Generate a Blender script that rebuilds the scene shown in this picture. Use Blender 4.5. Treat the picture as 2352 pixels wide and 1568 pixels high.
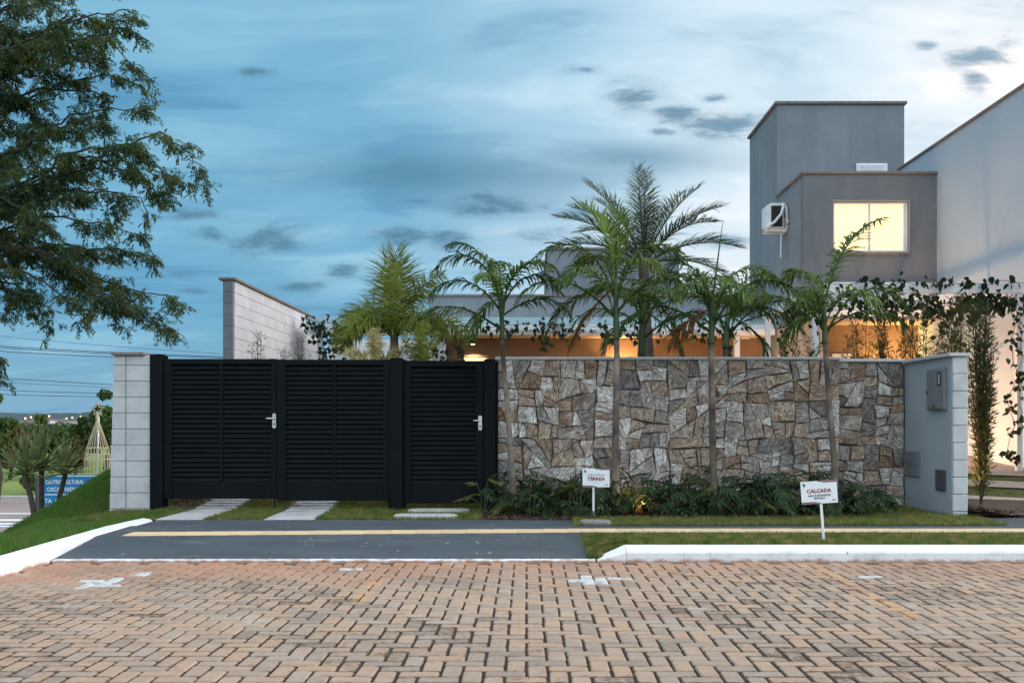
import bpy, math, random
import numpy as np
from mathutils import Vector, Matrix, Euler
R = math.radians
random.seed(7)
RNG = np.random.default_rng(7)
S = bpy.context.scene
COL = S.collection
for o in list(bpy.data.objects): bpy.data.objects.remove(o)

# ------------------------------------------------------------------ camera
FPX, VX, VY, HC = 2300.0, 1209.0, 965.0, 1.21      # focal length and vanishing point measured on the photograph (2352 px wide)
cam_d = bpy.data.cameras.new('camera'); cam = bpy.data.objects.new('camera', cam_d); COL.objects.link(cam)
cam.location = (0, 0, HC); cam.rotation_euler = (R(90), 0, 0)
cam_d.sensor_width = 36; cam_d.sensor_fit = 'HORIZONTAL'; cam_d.lens = FPX / 2352 * 36
cam_d.shift_x = -33 / 2352; cam_d.shift_y = 181 / 2352
cam_d.clip_start = 0.1; cam_d.clip_end = 6000
S.camera = cam

def P(x, y, Y):
    return Vector(((x - VX) * Y / FPX, Y, HC + (VY - y) * Y / FPX))
def PX(x, Y): return (x - VX) * Y / FPX
def PZ(y, Y): return HC + (VY - y) * Y / FPX

# ------------------------------------------------------------------ world, sun, exposure
SUN = Vector((0.93, 0.16, 0.30)).normalized()
W = bpy.data.worlds.new('World'); S.world = W; W.use_nodes = True
def build_world():
    nt = W.node_tree; nt.nodes.clear(); N = nt.nodes.new; L = nt.links.new
    def val(op, a, b=None, clamp=False):
        n = N('ShaderNodeMath'); n.operation = op; n.use_clamp = clamp
        for i, v in enumerate((a, b)):
            if v is None: continue
            if isinstance(v, (int, float)): n.inputs[i].default_value = v
            else: L(v, n.inputs[i])
        return n.outputs[0]
    def vec(op, a, b=None):
        n = N('ShaderNodeVectorMath'); n.operation = op
        for i, v in enumerate((a, b)):
            if v is None: continue
            if isinstance(v, (tuple, list, Vector)): n.inputs[i].default_value = v
            else: L(v, n.inputs[i])
        return n
    def ramp(f, stops, interp='EASE'):
        n = N('ShaderNodeValToRGB'); n.color_ramp.interpolation = interp
        e = n.color_ramp.elements
        while len(e) < len(stops): e.new(0.5)
        for k, (p, c) in zip(e, stops): k.position = p; k.color = (*c, 1)
        L(f, n.inputs[0]); return n.outputs[0]
    def mix(f, a, b):
        n = N('ShaderNodeMix'); n.data_type = 'RGBA'
        if isinstance(f, float): n.inputs[0].default_value = f
        else: L(f, n.inputs[0])
        for i, v in ((6, a), (7, b)):
            if isinstance(v, tuple): n.inputs[i].default_value = (*v, 1)
            else: L(v, n.inputs[i])
        return n.outputs[2]
    def smooth(f, lo, hi, to0=0.0, to1=1.0):
        n = N('ShaderNodeMapRange'); n.interpolation_type = 'SMOOTHSTEP'
        L(f, n.inputs[0])
        for i, v in ((1, lo), (2, hi), (3, to0), (4, to1)): n.inputs[i].default_value = v
        return n.outputs[0]
    def noise(v, scale, detail, rough=0.55, dist=0.0):
        n = N('ShaderNodeTexNoise'); L(v, n.inputs['Vector']); n.inputs['Scale'].default_value = scale
        n.inputs['Detail'].default_value = detail; n.inputs['Roughness'].default_value = rough
        n.inputs['Distortion'].default_value = dist
        return n.outputs[0]
    tc = N('ShaderNodeTexCoord'); d = tc.outputs['Generated']
    sep = N('ShaderNodeSeparateXYZ'); L(d, sep.inputs[0])
    x, y, z = sep.outputs
    # glow of the evening sun behind the houses on the right
    gd = Vector((0.78, 0.58, 0.30)).normalized()
    g = vec('DOT_PRODUCT', d, gd).outputs['Value']
    # soft streaked cloud deck
    zz = val('ADD', val('MAXIMUM', z, 0.0), 0.22)
    cmb = N('ShaderNodeCombineXYZ'); L(val('DIVIDE', x, zz), cmb.inputs[0]); L(val('DIVIDE', y, zz), cmb.inputs[1])
    plane = cmb.outputs[0]
    st = vec('MULTIPLY', plane, (0.45, 1.0, 1.0)).outputs[0]
    deck = noise(st, 0.85, 4, 0.5, 0.6)
    wisps = noise(st, 2.6, 5, 0.6, 0.4)
    gg = val('ADD', g, val('MULTIPLY', val('SUBTRACT', deck, 0.5), 0.30))
    base = ramp(gg, [(0.0, (.145, .385, .58)), (0.28, (.15, .405, .61)), (0.50, (.20, .455, .66)), (0.67, (.35, .60, .78)),
                     (0.80, (.66, .83, .94)), (0.93, (.98, 1.0, 1.03))])
    shade = ramp(wisps, [(0.34, (.66, .76, .82)), (0.48, (1, 1, 1)), (0.66, (1.62, 1.30, 1.17))])
    n = N('ShaderNodeMix'); n.data_type = 'RGBA'; n.blend_type = 'MULTIPLY'; n.inputs[0].default_value = 1.0
    L(base, n.inputs[6]); L(shade, n.inputs[7]); sky = n.outputs[2]
    # pale, slightly pink band low over the horizon
    low = smooth(z, 0.13, 0.0)
    sky = mix(val('MULTIPLY', low, 0.22), sky, (.42, .50, .60))
    glow = val('MULTIPLY', smooth(z, 0.36, 0.05), smooth(g, 0.50, 0.84))
    sky = mix(val('MULTIPLY', glow, 0.85), sky, (.93, .95, .98))
    # a darker bank of cloud across the middle of the view
    uu = val('DIVIDE', x, val('MAXIMUM', y, 0.15)); vv = val('DIVIDE', z, val('MAXIMUM', y, 0.15))
    uv = N('ShaderNodeCombineXYZ'); L(uu, uv.inputs[0]); L(vv, uv.inputs[1])
    front = smooth(y, 0.3, 0.6)
    nz = noise(vec('MULTIPLY', uv.outputs[0], (11.0, 30.0, 1.0)).outputs[0], 1.0, 8, 0.70, 0.35)
    nz2 = noise(vec('MULTIPLY', uv.outputs[0], (2.2, 7.0, 1.0)).outputs[0], 1.0, 4, 0.5, 0.3)
    def blob(px, py, w, h):
        a = vec('SUBTRACT', uv.outputs[0], ((px - VX) / FPX, (VY - py) / FPX, 0)).outputs[0]
        b = vec('MULTIPLY', a, (FPX / w, FPX / h, 0)).outputs[0]
        return smooth(vec('LENGTH', b).outputs['Value'], 1.0, 0.0)
    bank = blob(930, 400, 700, 75)
    bank = val('MAXIMUM', bank, blob(1500, 360, 420, 60))
    bank = val('MULTIPLY', val('MULTIPLY', bank, smooth(nz2, 0.22, 0.62)), 0.72)
    sky = mix(bank, sky, (.085, .235, .35))
    puffs = None
    for (px, py, w, h) in [(1455, 222, 140, 70), (1560, 262, 130, 50), (1665, 285, 190, 70), (1520, 305, 60, 20), (1640, 225, 70, 26), (2240, 185, 80, 60),
                           (2240, 130, 190, 60), (2310, 95, 90, 45), (2130, 105, 70, 30), (610, 550, 190, 75), (470, 540, 140, 50), (440, 497, 120, 36),
                           (910, 545, 150, 46), (1140, 474, 210, 50), (1030, 548, 110, 46), (580, 165, 90, 26), (420, 632, 90, 22),
                           (450, 668, 90, 18), (690, 660, 120, 40), (790, 620, 110, 36), (960, 462, 70, 16), (1340, 160, 80, 20), (1230, 540, 160, 40),
                           (1660, 555, 150, 30), (1330, 490, 110, 26)]:
        b = blob(px, py, w, h); puffs = b if puffs is None else val('MAXIMUM', puffs, b)
    pm = val('ADD', nz, val('MULTIPLY', val('SUBTRACT', puffs, 1.0), 0.34))
    veil = val('MULTIPLY', smooth(pm, 0.10, 0.50), val('MULTIPLY', smooth(puffs, 0.0, 0.3), front))
    sky = mix(val('MULTIPLY', veil, 0.30), sky, mix(smooth(g, 0.6, 0.95), (.12, .28, .41), (.42, .55, .65)))
    pm = val('MULTIPLY', smooth(pm, 0.31, 0.56), val('MULTIPLY', smooth(puffs, 0.0, 0.35), front))
    dark = mix(smooth(g, 0.6, 0.95), (.085, .215, .33), (.22, .36, .48))
    sky = mix(val('MULTIPLY', pm, 0.88), sky, dark)
    # overhead and behind the camera the cloud deck is thinner and brighter: one smooth rise
    up = smooth(z, 0.42, 0.95)
    back = smooth(y, 0.25, -0.7)
    bright = val('MAXIMUM', up, val('MULTIPLY', back, smooth(z, -0.05, 0.25)))
    sky = mix(bright, sky, BRIGHT)
    # physical sky at the same sun direction underneath
    ns = N('ShaderNodeTexSky'); ns.sky_type = 'NISHITA'; ns.sun_disc = False
    ns.sun_elevation = math.asin(SUN.z); ns.sun_rotation = math.atan2(SUN.x, SUN.y)
    bg1 = N('ShaderNodeBackground'); L(ns.outputs[0], bg1.inputs[0]); bg1.inputs[1].default_value = 0.05
    bg2 = N('ShaderNodeBackground'); L(sky, bg2.inputs[0]); bg2.inputs[1].default_value = 1.0
    mx = N('ShaderNodeMixShader'); mx.inputs[0].default_value = 0.9; L(bg1.outputs[0], mx.inputs[1]); L(bg2.outputs[0], mx.inputs[2])
    out = N('ShaderNodeOutputWorld'); L(mx.outputs[0], out.inputs[0])
BRIGHT = (1.45, 1.62, 1.78)
build_world()
sun_d = bpy.data.lights.new('sun', 'SUN'); sun = bpy.data.objects.new('sun', sun_d); COL.objects.link(sun)
sun_d.energy = 3.0; sun_d.angle = R(40); sun_d.color = (1.0, 0.93, 0.92)
sun.rotation_euler = SUN.to_track_quat('Z', 'Y').to_euler(); sun.location = (30, 8, 20)
S.view_settings.view_transform = 'Standard'; S.view_settings.look = 'None'; S.view_settings.gamma = 1
S.view_settings.exposure = 0.15
S.view_settings.use_curve_mapping = False
S.cycles.max_bounces = 6; S.cycles.diffuse_bounces = 3; S.cycles.transparent_max_bounces = 6
S.cycles.use_denoising = True
S.cycles.sample_clamp_indirect = 4

# ------------------------------------------------------------------ materials
def mat(name, stops, rough=0.7, scale=6.0, detail=5, bump=0.0, bscale=60.0, tone=None, tonef=0.5, spec=0.3, metal=0.0,
        stretch=(1, 1, 1), emit=None, coord='Object', extra=None, trans=0.0):
    """stops: one colour, or [(pos, colour)...] driven by noise; tone: 'object' or an attribute name that varies each piece"""
    m = bpy.data.materials.new(name); m.use_nodes = True
    nt = m.node_tree; N = nt.nodes.new; L = nt.links.new
    b = nt.nodes['Principled BSDF']
    b.inputs['Roughness'].default_value = rough; b.inputs['Metallic'].default_value = metal
    b.inputs['Specular IOR Level'].default_value = spec
    if isinstance(stops[0], (int, float)): stops = [(0.3, tuple(c * 0.9 for c in stops)), (0.7, tuple(min(1, c * 1.1) for c in stops))]
    tc = N('ShaderNodeTexCoord'); mp = N('ShaderNodeMapping')
    if coord == 'World':
        ge = N('ShaderNodeNewGeometry'); L(ge.outputs['Position'], mp.inputs[0])
    else: L(tc.outputs[coord], mp.inputs[0])
    mp.inputs['Scale'].default_value = stretch
    no = N('ShaderNodeTexNoise'); L(mp.outputs[0], no.inputs['Vector'])
    no.inputs['Scale'].default_value = scale; no.inputs['Detail'].default_value = detail; no.inputs['Roughness'].default_value = 0.6
    f = no.outputs[0]
    rp = N('ShaderNodeValToRGB'); e = rp.color_ramp.elements
    while len(e) < len(stops): e.new(0.5)
    for k, (p, c) in zip(e, stops): k.position = p; k.color = (*c[:3], 1)
    L(f, rp.inputs[0]); colr = rp.outputs[0]
    if tone:
        if tone == 'object':
            oi = N('ShaderNodeObjectInfo'); t = oi.outputs['Random']
        else:
            at = N('ShaderNodeAttribute'); at.attribute_name = tone; t = at.outputs['Fac']
        mr = N('ShaderNodeMapRange'); L(t, mr.inputs[0]); mr.inputs[3].default_value = 1 - tonef; mr.inputs[4].default_value = 1 + tonef
        mul = N('ShaderNodeVectorMath'); mul.operation = 'SCALE'; L(colr, mul.inputs[0]); L(mr.outputs[0], mul.inputs['Scale'])
        colr = mul.outputs[0]
    if extra: colr = extra(nt, colr)
    L(colr, b.inputs['Base Color'])
    if bump:
        n2 = N('ShaderNodeTexNoise'); L(mp.outputs[0], n2.inputs['Vector']); n2.inputs['Scale'].default_value = bscale; n2.inputs['Detail'].default_value = 4
        bp = N('ShaderNodeBump'); bp.inputs['Strength'].default_value = bump; bp.inputs['Distance'].default_value = 0.02
        L(n2.outputs[0], bp.inputs['Height']); L(bp.outputs[0], b.inputs['Normal'])
    if emit:
        b.inputs['Emission Color'].default_value = (*emit[:3], 1); b.inputs['Emission Strength'].default_value = emit[3]
    if trans:
        tr = N('ShaderNodeBsdfTranslucent'); L(colr, tr.inputs[0])
        ms = N('ShaderNodeMixShader'); ms.inputs[0].default_value = trans
        L(b.outputs[0], ms.inputs[1]); L(tr.outputs[0], ms.inputs[2])
        L(ms.outputs[0], nt.nodes['Material Output'].inputs[0])
    return m

def paver_extra(tone_src):
    def fn(nt, col):
        N = nt.nodes.new; L = nt.links.new
        def ramp(f, stops):
            r = N('ShaderNodeValToRGB'); e = r.color_ramp.elements
            while len(e) < len(stops): e.new(0.5)
            for k, (p, c) in zip(e, stops): k.position = p; k.color = (*c, 1)
            L(f, r.inputs[0]); return r.outputs[0]
        def mixc(f, a, b, mode='MIX'):
            n = N('ShaderNodeMix'); n.data_type = 'RGBA'; n.blend_type = mode
            if isinstance(f, float): n.inputs[0].default_value = f
            else: L(f, n.inputs[0])
            for i, v in ((6, a), (7, b)):
                if isinstance(v, tuple): n.inputs[i].default_value = (*v, 1)
                else: L(v, n.inputs[i])
            return n.outputs[2]
        def m(op, a, b=None, c=None, clamp=False):
            n = N('ShaderNodeMath'); n.operation = op; n.use_clamp = clamp
            for i, v in enumerate((a, b, c)):
                if v is None: continue
                if isinstance(v, (int, float)): n.inputs[i].default_value = v
                else: L(v, n.inputs[i])
            return n.outputs[0]
        def sm(f, lo, hi):
            n = N('ShaderNodeMapRange'); n.interpolation_type = 'SMOOTHSTEP'; L(f, n.inputs[0])
            n.inputs[1].default_value = lo; n.inputs[2].default_value = hi; return n.outputs[0]
        if tone_src == 'object':
            t = N('ShaderNodeObjectInfo').outputs['Random']
        else:
            a = N('ShaderNodeAttribute'); a.attribute_name = 'tone'; t = a.outputs['Fac']
        tones = ramp(t, [(0.0, (.19, .175, .155)), (0.10, (.28, .25, .215)), (0.35, (.35, .285, .225)), (0.65, (.395, .305, .23)), (0.85, (.41, .29, .205)), (1.0, (.32, .315, .285))])
        c = mixc(0.62, col, tones)
        ge = N('ShaderNodeNewGeometry'); sp = N('ShaderNodeSeparateXYZ'); L(ge.outputs['Position'], sp.inputs[0])
        X, Y, Z = sp.outputs
        def nz(scale, det=4):
            n = N('ShaderNodeTexNoise'); L(ge.outputs['Position'], n.inputs['Vector']); n.inputs['Scale'].default_value = scale; n.inputs['Detail'].default_value = det
            return n.outputs[0]
        c = mixc(1.0, c, (1.04, .945, .88), 'MULTIPLY')
        # dirt settled in the joints
        c = mixc(m('MULTIPLY', sm(m('ADD', Z, m('MULTIPLY', m('SUBTRACT', nz(30.0, 3), 0.5), .010)), -.0008, -.0070), 0.88), c, (.050, .036, .027))
        # red earth washed against the kerb
        dust = m('ADD', sm(Y, 6.2, 8.6), m('MULTIPLY', m('SUBTRACT', nz(1.1), 0.5), 1.6))
        dust = m('MULTIPLY', sm(dust, 0.35, 1.1), sm(X, 3.2, -1.2))
        dust2 = m('MULTIPLY', sm(m('ADD', Y, m('MULTIPLY', nz(3.0), 0.9)), 7.75, 9.0), 0.75)
        dust = m('MAXIMUM', dust, dust2)
        c = mixc(m('MULTIPLY', dust, 0.72), c, (.40, .205, .125))
        # faded orange bay lines
        for (cx, y0, y1, st) in ((2.385, 6.1, 8.15, 0.62), (-1.13, 5.9, 7.95, 0.42)):
            k = m('COMPARE', X, cx, 0.052)
            k = m('MULTIPLY', m('MULTIPLY', k, sm(Y, y0 - .03, y0 + .03)), sm(Y, y1 + .03, y1 - .03))
            wear = sm(nz(7.0 if cx > 0 else 2.4, 8), 0.34 if cx > 0 else 0.46, 0.64)
            c = mixc(m('MULTIPLY', m('MULTIPLY', k, wear), st), c, (.60, .30, .11))
        # spilt pale cement and tyre grime
        c = mixc(m('MULTIPLY', sm(nz(2.2, 6), 0.60, 0.76), 0.35), c, (.55, .52, .50))
        c = mixc(m('MULTIPLY', sm(nz(9.0, 5), 0.56, 0.75), 0.45), c, (.17, .135, .11))
        c = mixc(m('MULTIPLY', sm(nz(0.9, 6), 0.50, 0.72), 0.40), c, (.19, .15, .125))
        if tone_src != 'object':
            pale = m('GREATER_THAN', t, 1.5)
            c = mixc(m('MULTIPLY', m('MULTIPLY', pale, sm(nz(14.0, 6), .30, .56)), 0.85), c, (.54, .60, .62))
        return c
    return fn

def stone_mat():
    m = bpy.data.materials.new('wall_stone'); m.use_nodes = True
    nt = m.node_tree; N = nt.nodes.new; L = nt.links.new; b = nt.nodes['Principled BSDF']
    b.inputs['Roughness'].default_value = 0.9; b.inputs['Specular IOR Level'].default_value = 0.2
    oi = N('ShaderNodeObjectInfo'); tc = N('ShaderNodeTexCoord'); ge = N('ShaderNodeNewGeometry')
    def math_(op, a, b_=None):
        n = N('ShaderNodeMath'); n.operation = op
        for i, v in enumerate((a, b_)):
            if v is None: continue
            if isinstance(v, (int, float)): n.inputs[i].default_value = v
            else: L(v, n.inputs[i])
        return n.outputs[0]
    rnd = oi.outputs['Random']
    r2 = math_('FRACT', math_('MULTIPLY', rnd, 17.31)); r3 = math_('FRACT', math_('MULTIPLY', rnd, 71.7)); r4 = math_('FRACT', math_('MULTIPLY', rnd, 133.3))
    vr = N('ShaderNodeVectorRotate'); vr.rotation_type = 'Y_AXIS'; L(ge.outputs['Position'], vr.inputs['Vector'])
    L(math_('MULTIPLY', r2, 3.14159), vr.inputs['Angle'])
    mp = N('ShaderNodeMapping'); L(vr.outputs[0], mp.inputs[0]); mp.inputs['Scale'].default_value = (1, 1, 2.7)
    cm = N('ShaderNodeCombineXYZ'); L(math_('MULTIPLY', rnd, 40), cm.inputs[0]); L(cm.outputs[0], mp.inputs['Location'])
    def noise(v, s, d, r=0.6, dist=0.0):
        n = N('ShaderNodeTexNoise'); L(v, n.inputs['Vector']); n.inputs['Scale'].default_value = s; n.inputs['Detail'].default_value = d
        n.inputs['Roughness'].default_value = r; n.inputs['Distortion'].default_value = dist; return n.outputs[0]
    def ramp(f, stops, interp='LINEAR'):
        r = N('ShaderNodeValToRGB'); r.color_ramp.interpolation = interp; e = r.color_ramp.elements
        while len(e) < len(stops): e.new(0.5)
        for k, (p, c) in zip(e, stops): k.position = p; k.color = (*c, 1)
        L(f, r.inputs[0]); return r.outputs[0]
    def mixc(f, a, b_, mode='MIX'):
        n = N('ShaderNodeMix'); n.data_type = 'RGBA'; n.blend_type = mode
        if isinstance(f, float): n.inputs[0].default_value = f
        else: L(f, n.inputs[0])
        for i, v in ((6, a), (7, b_)):
            if isinstance(v, tuple): n.inputs[i].default_value = (*v, 1)
            else: L(v, n.inputs[i])
        return n.outputs[2]
    base = ramp(rnd, [(0.0, (.19, .185, .185)), (0.14, (.31, .295, .28)), (0.28, (.38, .315, .255)), (0.44, (.42, .34, .27)), (0.56, (.29, .205, .15)),
                      (0.66, (.43, .41, .39)), (0.82, (.53, .51, .475)), (0.95, (.62, .62, .605)), (1.0, (.27, .15, .08))])
    streak = noise(mp.outputs[0], 8.5, 8, 0.70, 1.6)
    fine = noise(ge.outputs['Position'], 75, 5, 0.7)
    patch = noise(ge.outputs['Position'], 5.5, 3, 0.5)
    c = mixc(1.0, base, ramp(streak, [(0.28, (.16, .15, .145)), (0.41, (.55, .53, .51)), (0.51, (1.02, 1.0, .97)), (0.62, (1.75, 1.76, 1.76)), (0.72, (1.1, 1.05, 1.0))]), 'MULTIPLY')
    c = mixc(1.0, c, ramp(fine, [(0.32, (.55, .54, .53)), (0.5, (1, 1, 1)), (0.68, (1.4, 1.38, 1.35))]), 'MULTIPLY')
    c = mixc(math_('MULTIPLY', ramp(patch, [(0.50, (0, 0, 0)), (0.66, (1, 1, 1))]), math_('MULTIPLY', r4, 0.7)), c, (.17, .095, .05))
    L(c, b.inputs['Base Color'])
    ad = math_('ADD', math_('MULTIPLY', streak, 0.8), math_('MULTIPLY', fine, 0.35))
    bp = N('ShaderNodeBump'); bp.inputs['Strength'].default_value = 0.9; bp.inputs['Distance'].default_value = 0.03
    L(ad, bp.inputs['Height']); L(bp.outputs[0], b.inputs['Normal'])
    return m

def rain_extra(nt, col):            # run-down streaks of dirt on plaster
    N = nt.nodes.new; L = nt.links.new
    ge = N('ShaderNodeNewGeometry'); mp = N('ShaderNodeMapping'); L(ge.outputs['Position'], mp.inputs[0]); mp.inputs['Scale'].default_value = (5, 5, 0.35)
    n = N('ShaderNodeTexNoise'); L(mp.outputs[0], n.inputs['Vector']); n.inputs['Scale'].default_value = 1.0; n.inputs['Detail'].default_value = 5
    r = N('ShaderNodeValToRGB'); e = r.color_ramp.elements; e[0].position = .35; e[0].color = (.91, .91, .92, 1); e[1].position = .65; e[1].color = (1.03, 1.03, 1.03, 1)
    L(n.outputs[0], r.inputs[0])
    m = N('ShaderNodeMix'); m.data_type = 'RGBA'; m.blend_type = 'MULTIPLY'; m.inputs[0].default_value = 1.0
    L(col, m.inputs[6]); L(r.outputs[0], m.inputs[7]); return m.outputs[2]

M = {}
M['paver'] = mat('clay_grey_paver', [(.30, (.26, .21, .165)), (.5, (.345, .28, .222)), (.7, (.42, .345, .275))], .88, 14, 6, .5, 160, coord='World', extra=paver_extra('object'))
M['paver_mass'] = mat('clay_grey_paver_far', [(.30, (.26, .21, .165)), (.5, (.345, .28, .222)), (.7, (.42, .345, .275))], .88, 14, 6, .4, 120, coord='World', extra=paver_extra('tone'))
M['sand'] = mat('joint_sand', [(.3, (.035, .026, .020)), (.7, (.085, .060, .044))], .95, 25, 5)
M['asphalt'] = mat('painted_grey_concrete', [(.30, (.043, .057, .068)), (.5, (.056, .073, .086)), (.66, (.085, .100, .110)), (.78, (.13, .14, .145))], .7, 2.0, 8, .25, 180, stretch=(.6, 1.4, 1), coord='World')
def path_extra(nt, col):          # paint spatter, grit and a few scuffs
    N = nt.nodes.new; L = nt.links.new; ge = N('ShaderNodeNewGeometry')
    def lay(col, sc, lo, hi, c, k, st=(1, 1, 1), det=3):
        mp = N('ShaderNodeMapping'); L(ge.outputs['Position'], mp.inputs[0]); mp.inputs['Scale'].default_value = st
        n = N('ShaderNodeTexNoise'); L(mp.outputs[0], n.inputs['Vector']); n.inputs['Scale'].default_value = sc; n.inputs['Detail'].default_value = det
        r = N('ShaderNodeMapRange'); r.interpolation_type = 'SMOOTHSTEP'; L(n.outputs[0], r.inputs[0]); r.inputs[1].default_value = lo; r.inputs[2].default_value = hi; r.inputs[4].default_value = k
        m = N('ShaderNodeMix'); m.data_type = 'RGBA'; L(r.outputs[0], m.inputs[0]); L(col, m.inputs[6]); m.inputs[7].default_value = (*c, 1); return m.outputs[2]
    col = lay(col, 17, .70, .75, (.45, .45, .44), .8)
    col = lay(col, 3.0, .58, .74, (.16, .15, .145), .55, (.5, 2.2, 1), 7)
    return lay(col, 1.3, .55, .75, (.030, .040, .050), .6, (1, 1, 1), 6)
M['asphalt'] = mat('painted_grey_concrete', [(.30, (.043, .057, .068)), (.5, (.056, .073, .086)), (.70, (.075, .090, .102))], .7, 2.0, 8, .25, 180, stretch=(.6, 1.4, 1), coord='World', extra=path_extra)
M['tactile'] = mat('ochre_tactile_tile', [(.3, (.56, .41, .23)), (.7, (.66, .50, .30))], .75, 9, 5, .2, 120, tone='object', tonef=.08, coord='World')
def kerb_extra(nt, col):
    N = nt.nodes.new; L = nt.links.new
    ge = N('ShaderNodeNewGeometry'); sp = N('ShaderNodeSeparateXYZ'); L(ge.outputs['Position'], sp.inputs[0])
    n = N('ShaderNodeTexNoise'); L(ge.outputs['Position'], n.inputs['Vector']); n.inputs['Scale'].default_value = 9; n.inputs['Detail'].default_value = 6
    a = N('ShaderNodeMath'); a.operation = 'MULTIPLY_ADD'; L(n.outputs[0], a.inputs[0]); a.inputs[1].default_value = -.09; L(sp.outputs[2], a.inputs[2])
    r = N('ShaderNodeMapRange'); r.interpolation_type = 'SMOOTHSTEP'; L(a.outputs[0], r.inputs[0]); r.inputs[1].default_value = -.012; r.inputs[2].default_value = -.05
    m = N('ShaderNodeMix'); m.data_type = 'RGBA'; L(r.outputs[0], m.inputs[0]); L(col, m.inputs[6]); m.inputs[7].default_value = (.42, .24, .16, 1)
    n2 = N('ShaderNodeTexNoise'); L(ge.outputs['Position'], n2.inputs['Vector']); n2.inputs['Scale'].default_value = 26; n2.inputs['Detail'].default_value = 3
    r2 = N('ShaderNodeMapRange'); r2.interpolation_type = 'SMOOTHSTEP'; L(n2.outputs[0], r2.inputs[0]); r2.inputs[1].default_value = .70; r2.inputs[2].default_value = .76
    m2 = N('ShaderNodeMix'); m2.data_type = 'RGBA'; L(r2.outputs[0], m2.inputs[0]); L(m.outputs[2], m2.inputs[6]); m2.inputs[7].default_value = (.30, .29, .28, 1)
    return m2.outputs[2]
M['white_kerb'] = mat('limewashed_kerb', [(.28, (.58, .58, .58)), (.45, (.74, .75, .76)), (.7, (.81, .82, .83))], .85, 5, 7, .35, 60, coord='World', extra=kerb_extra)
M['soil'] = mat('dark_soil', [(.3, (.030, .021, .015)), (.7, (.075, .052, .036))], .95, 8, 6, .8, 40, coord='World')
M['turf'] = mat('turf_base', [(.3, (.055, .070, .020)), (.5, (.085, .092, .030)), (.72, (.15, .115, .06))], .95, 3.5, 6, .8, 60, coord='World')
M['grass'] = mat('short_grass', [(.32, (.36, .28, .14)), (.43, (.21, .20, .06)), (.54, (.115, .165, .032)), (.68, (.055, .105, .022))], .7, 8, 8, coord='World', trans=.3)
M['bank_grass'] = mat('bank_grass', [(.30, (.19, .16, .065)), (.40, (.105, .165, .034)), (.58, (.075, .185, .024)), (.74, (.040, .11, .018))], .7, 5, 7, coord='World', trans=.3)
M['far_grass'] = mat('far_grass', [(.3, (.10, .15, .025)), (.7, (.17, .22, .045))], .9, .15, 5, coord='World')
M['country'] = mat('far_country', [(.3, (.028, .045, .025)), (.7, (.05, .07, .035))], .95, .03, 5, coord='World')
M['avenue'] = mat('avenue_surface', [(.3, (.22, .17, .155)), (.7, (.30, .24, .22))], .9, .3, 5, coord='World')
M['mulch'] = mat('bark_chip', [(.3, (.045, .028, .020)), (.6, (.12, .075, .05)), (.75, (.22, .17, .13))], .9, 30, 4, coord='World')
M['slab'] = mat('cement_slab', [(.3, (.36, .36, .345)), (.7, (.52, .52, .50))], .9, 9, 6, .4, 70, coord='World')
M['slab_dull'] = mat('weathered_slab', [(.3, (.17, .16, .14)), (.7, (.27, .26, .235))], .9, 9, 6, .4, 70, coord='World')
M['strip'] = mat('cement_washed_paver', [(.30, (.27, .235, .21)), (.45, (.40, .40, .40)), (.7, (.50, .51, .52))], .9, 3, 7, .4, 90, coord='World')
M['pink_paver'] = mat('pale_pink_paver', [(.3, (.38, .29, .24)), (.7, (.52, .42, .35))], .9, 5, 6, .4, 90, coord='World')
M['gate'] = mat('black_painted_steel', [(.3, (.0026, .0042, .0056)), (.7, (.0044, .0068, .0088))], .6, 4, 5, .05, 200, spec=.12, coord='World')
M['chrome'] = mat('satin_chrome', [(.3, (.62, .62, .63)), (.7, (.75, .75, .76))], .28, 9, 2, metal=1.0)
M['dark'] = mat('black_plastic', (.012, .012, .013), .5)
M['block'] = mat('painted_block', [(.28, (.46, .47, .475)), (.5, (.55, .565, .575)), (.7, (.60, .615, .625))], .9, 5, 7, .55, 110, tone='object', tonef=.05, coord='World')
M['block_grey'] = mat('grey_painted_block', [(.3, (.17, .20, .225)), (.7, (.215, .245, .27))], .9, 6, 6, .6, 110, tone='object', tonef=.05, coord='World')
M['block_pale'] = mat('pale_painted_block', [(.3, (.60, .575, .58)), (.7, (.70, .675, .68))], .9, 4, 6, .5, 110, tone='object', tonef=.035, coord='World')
M['mortar'] = mat('mortar', (.30, .31, .315), .95, 20)
M['coping'] = mat('granite_coping', [(.3, (.40, .41, .42)), (.7, (.53, .545, .555))], .6, 25, 5, .1, 100, coord='World')
M['coping_dark'] = mat('dusty_coping', [(.3, (.14, .115, .10)), (.7, (.24, .20, .18))], .7, 15, 5, coord='World')
M['stone'] = stone_mat()
M['joint'] = mat('dark_joint', (.10, .088, .076), .95, 20)
M['meter_tone'] = mat('blue_grey_plain', [(.3, (.30, .355, .40)), (.7, (.345, .40, .445))], .75, 2.5, 5, .25, 160, coord='World')  # even blue-grey, darker than the white block edge
M['box_grey'] = mat('grey_box_paint', [(.3, (.15, .165, .18)), (.7, (.18, .195, .21))], .5, 6, 4, spec=.5, coord='World')
M['box_dark'] = mat('dark_grey_box_paint', (.065, .072, .082), .55, 8)
M['plaster'] = mat('grey_textured_plaster', [(.3, (.185, .222, .245)), (.7, (.23, .27, .295))], .9, 1.2, 6, .9, 42, coord='World', extra=rain_extra)
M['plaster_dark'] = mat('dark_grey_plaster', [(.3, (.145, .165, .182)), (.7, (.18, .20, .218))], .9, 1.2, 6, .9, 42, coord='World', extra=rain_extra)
M['plaster_pale'] = mat('pale_grey_plaster', [(.3, (.37, .45, .525)), (.7, (.43, .515, .585))], .9, .5, 6, .6, 42, coord='World')
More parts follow.
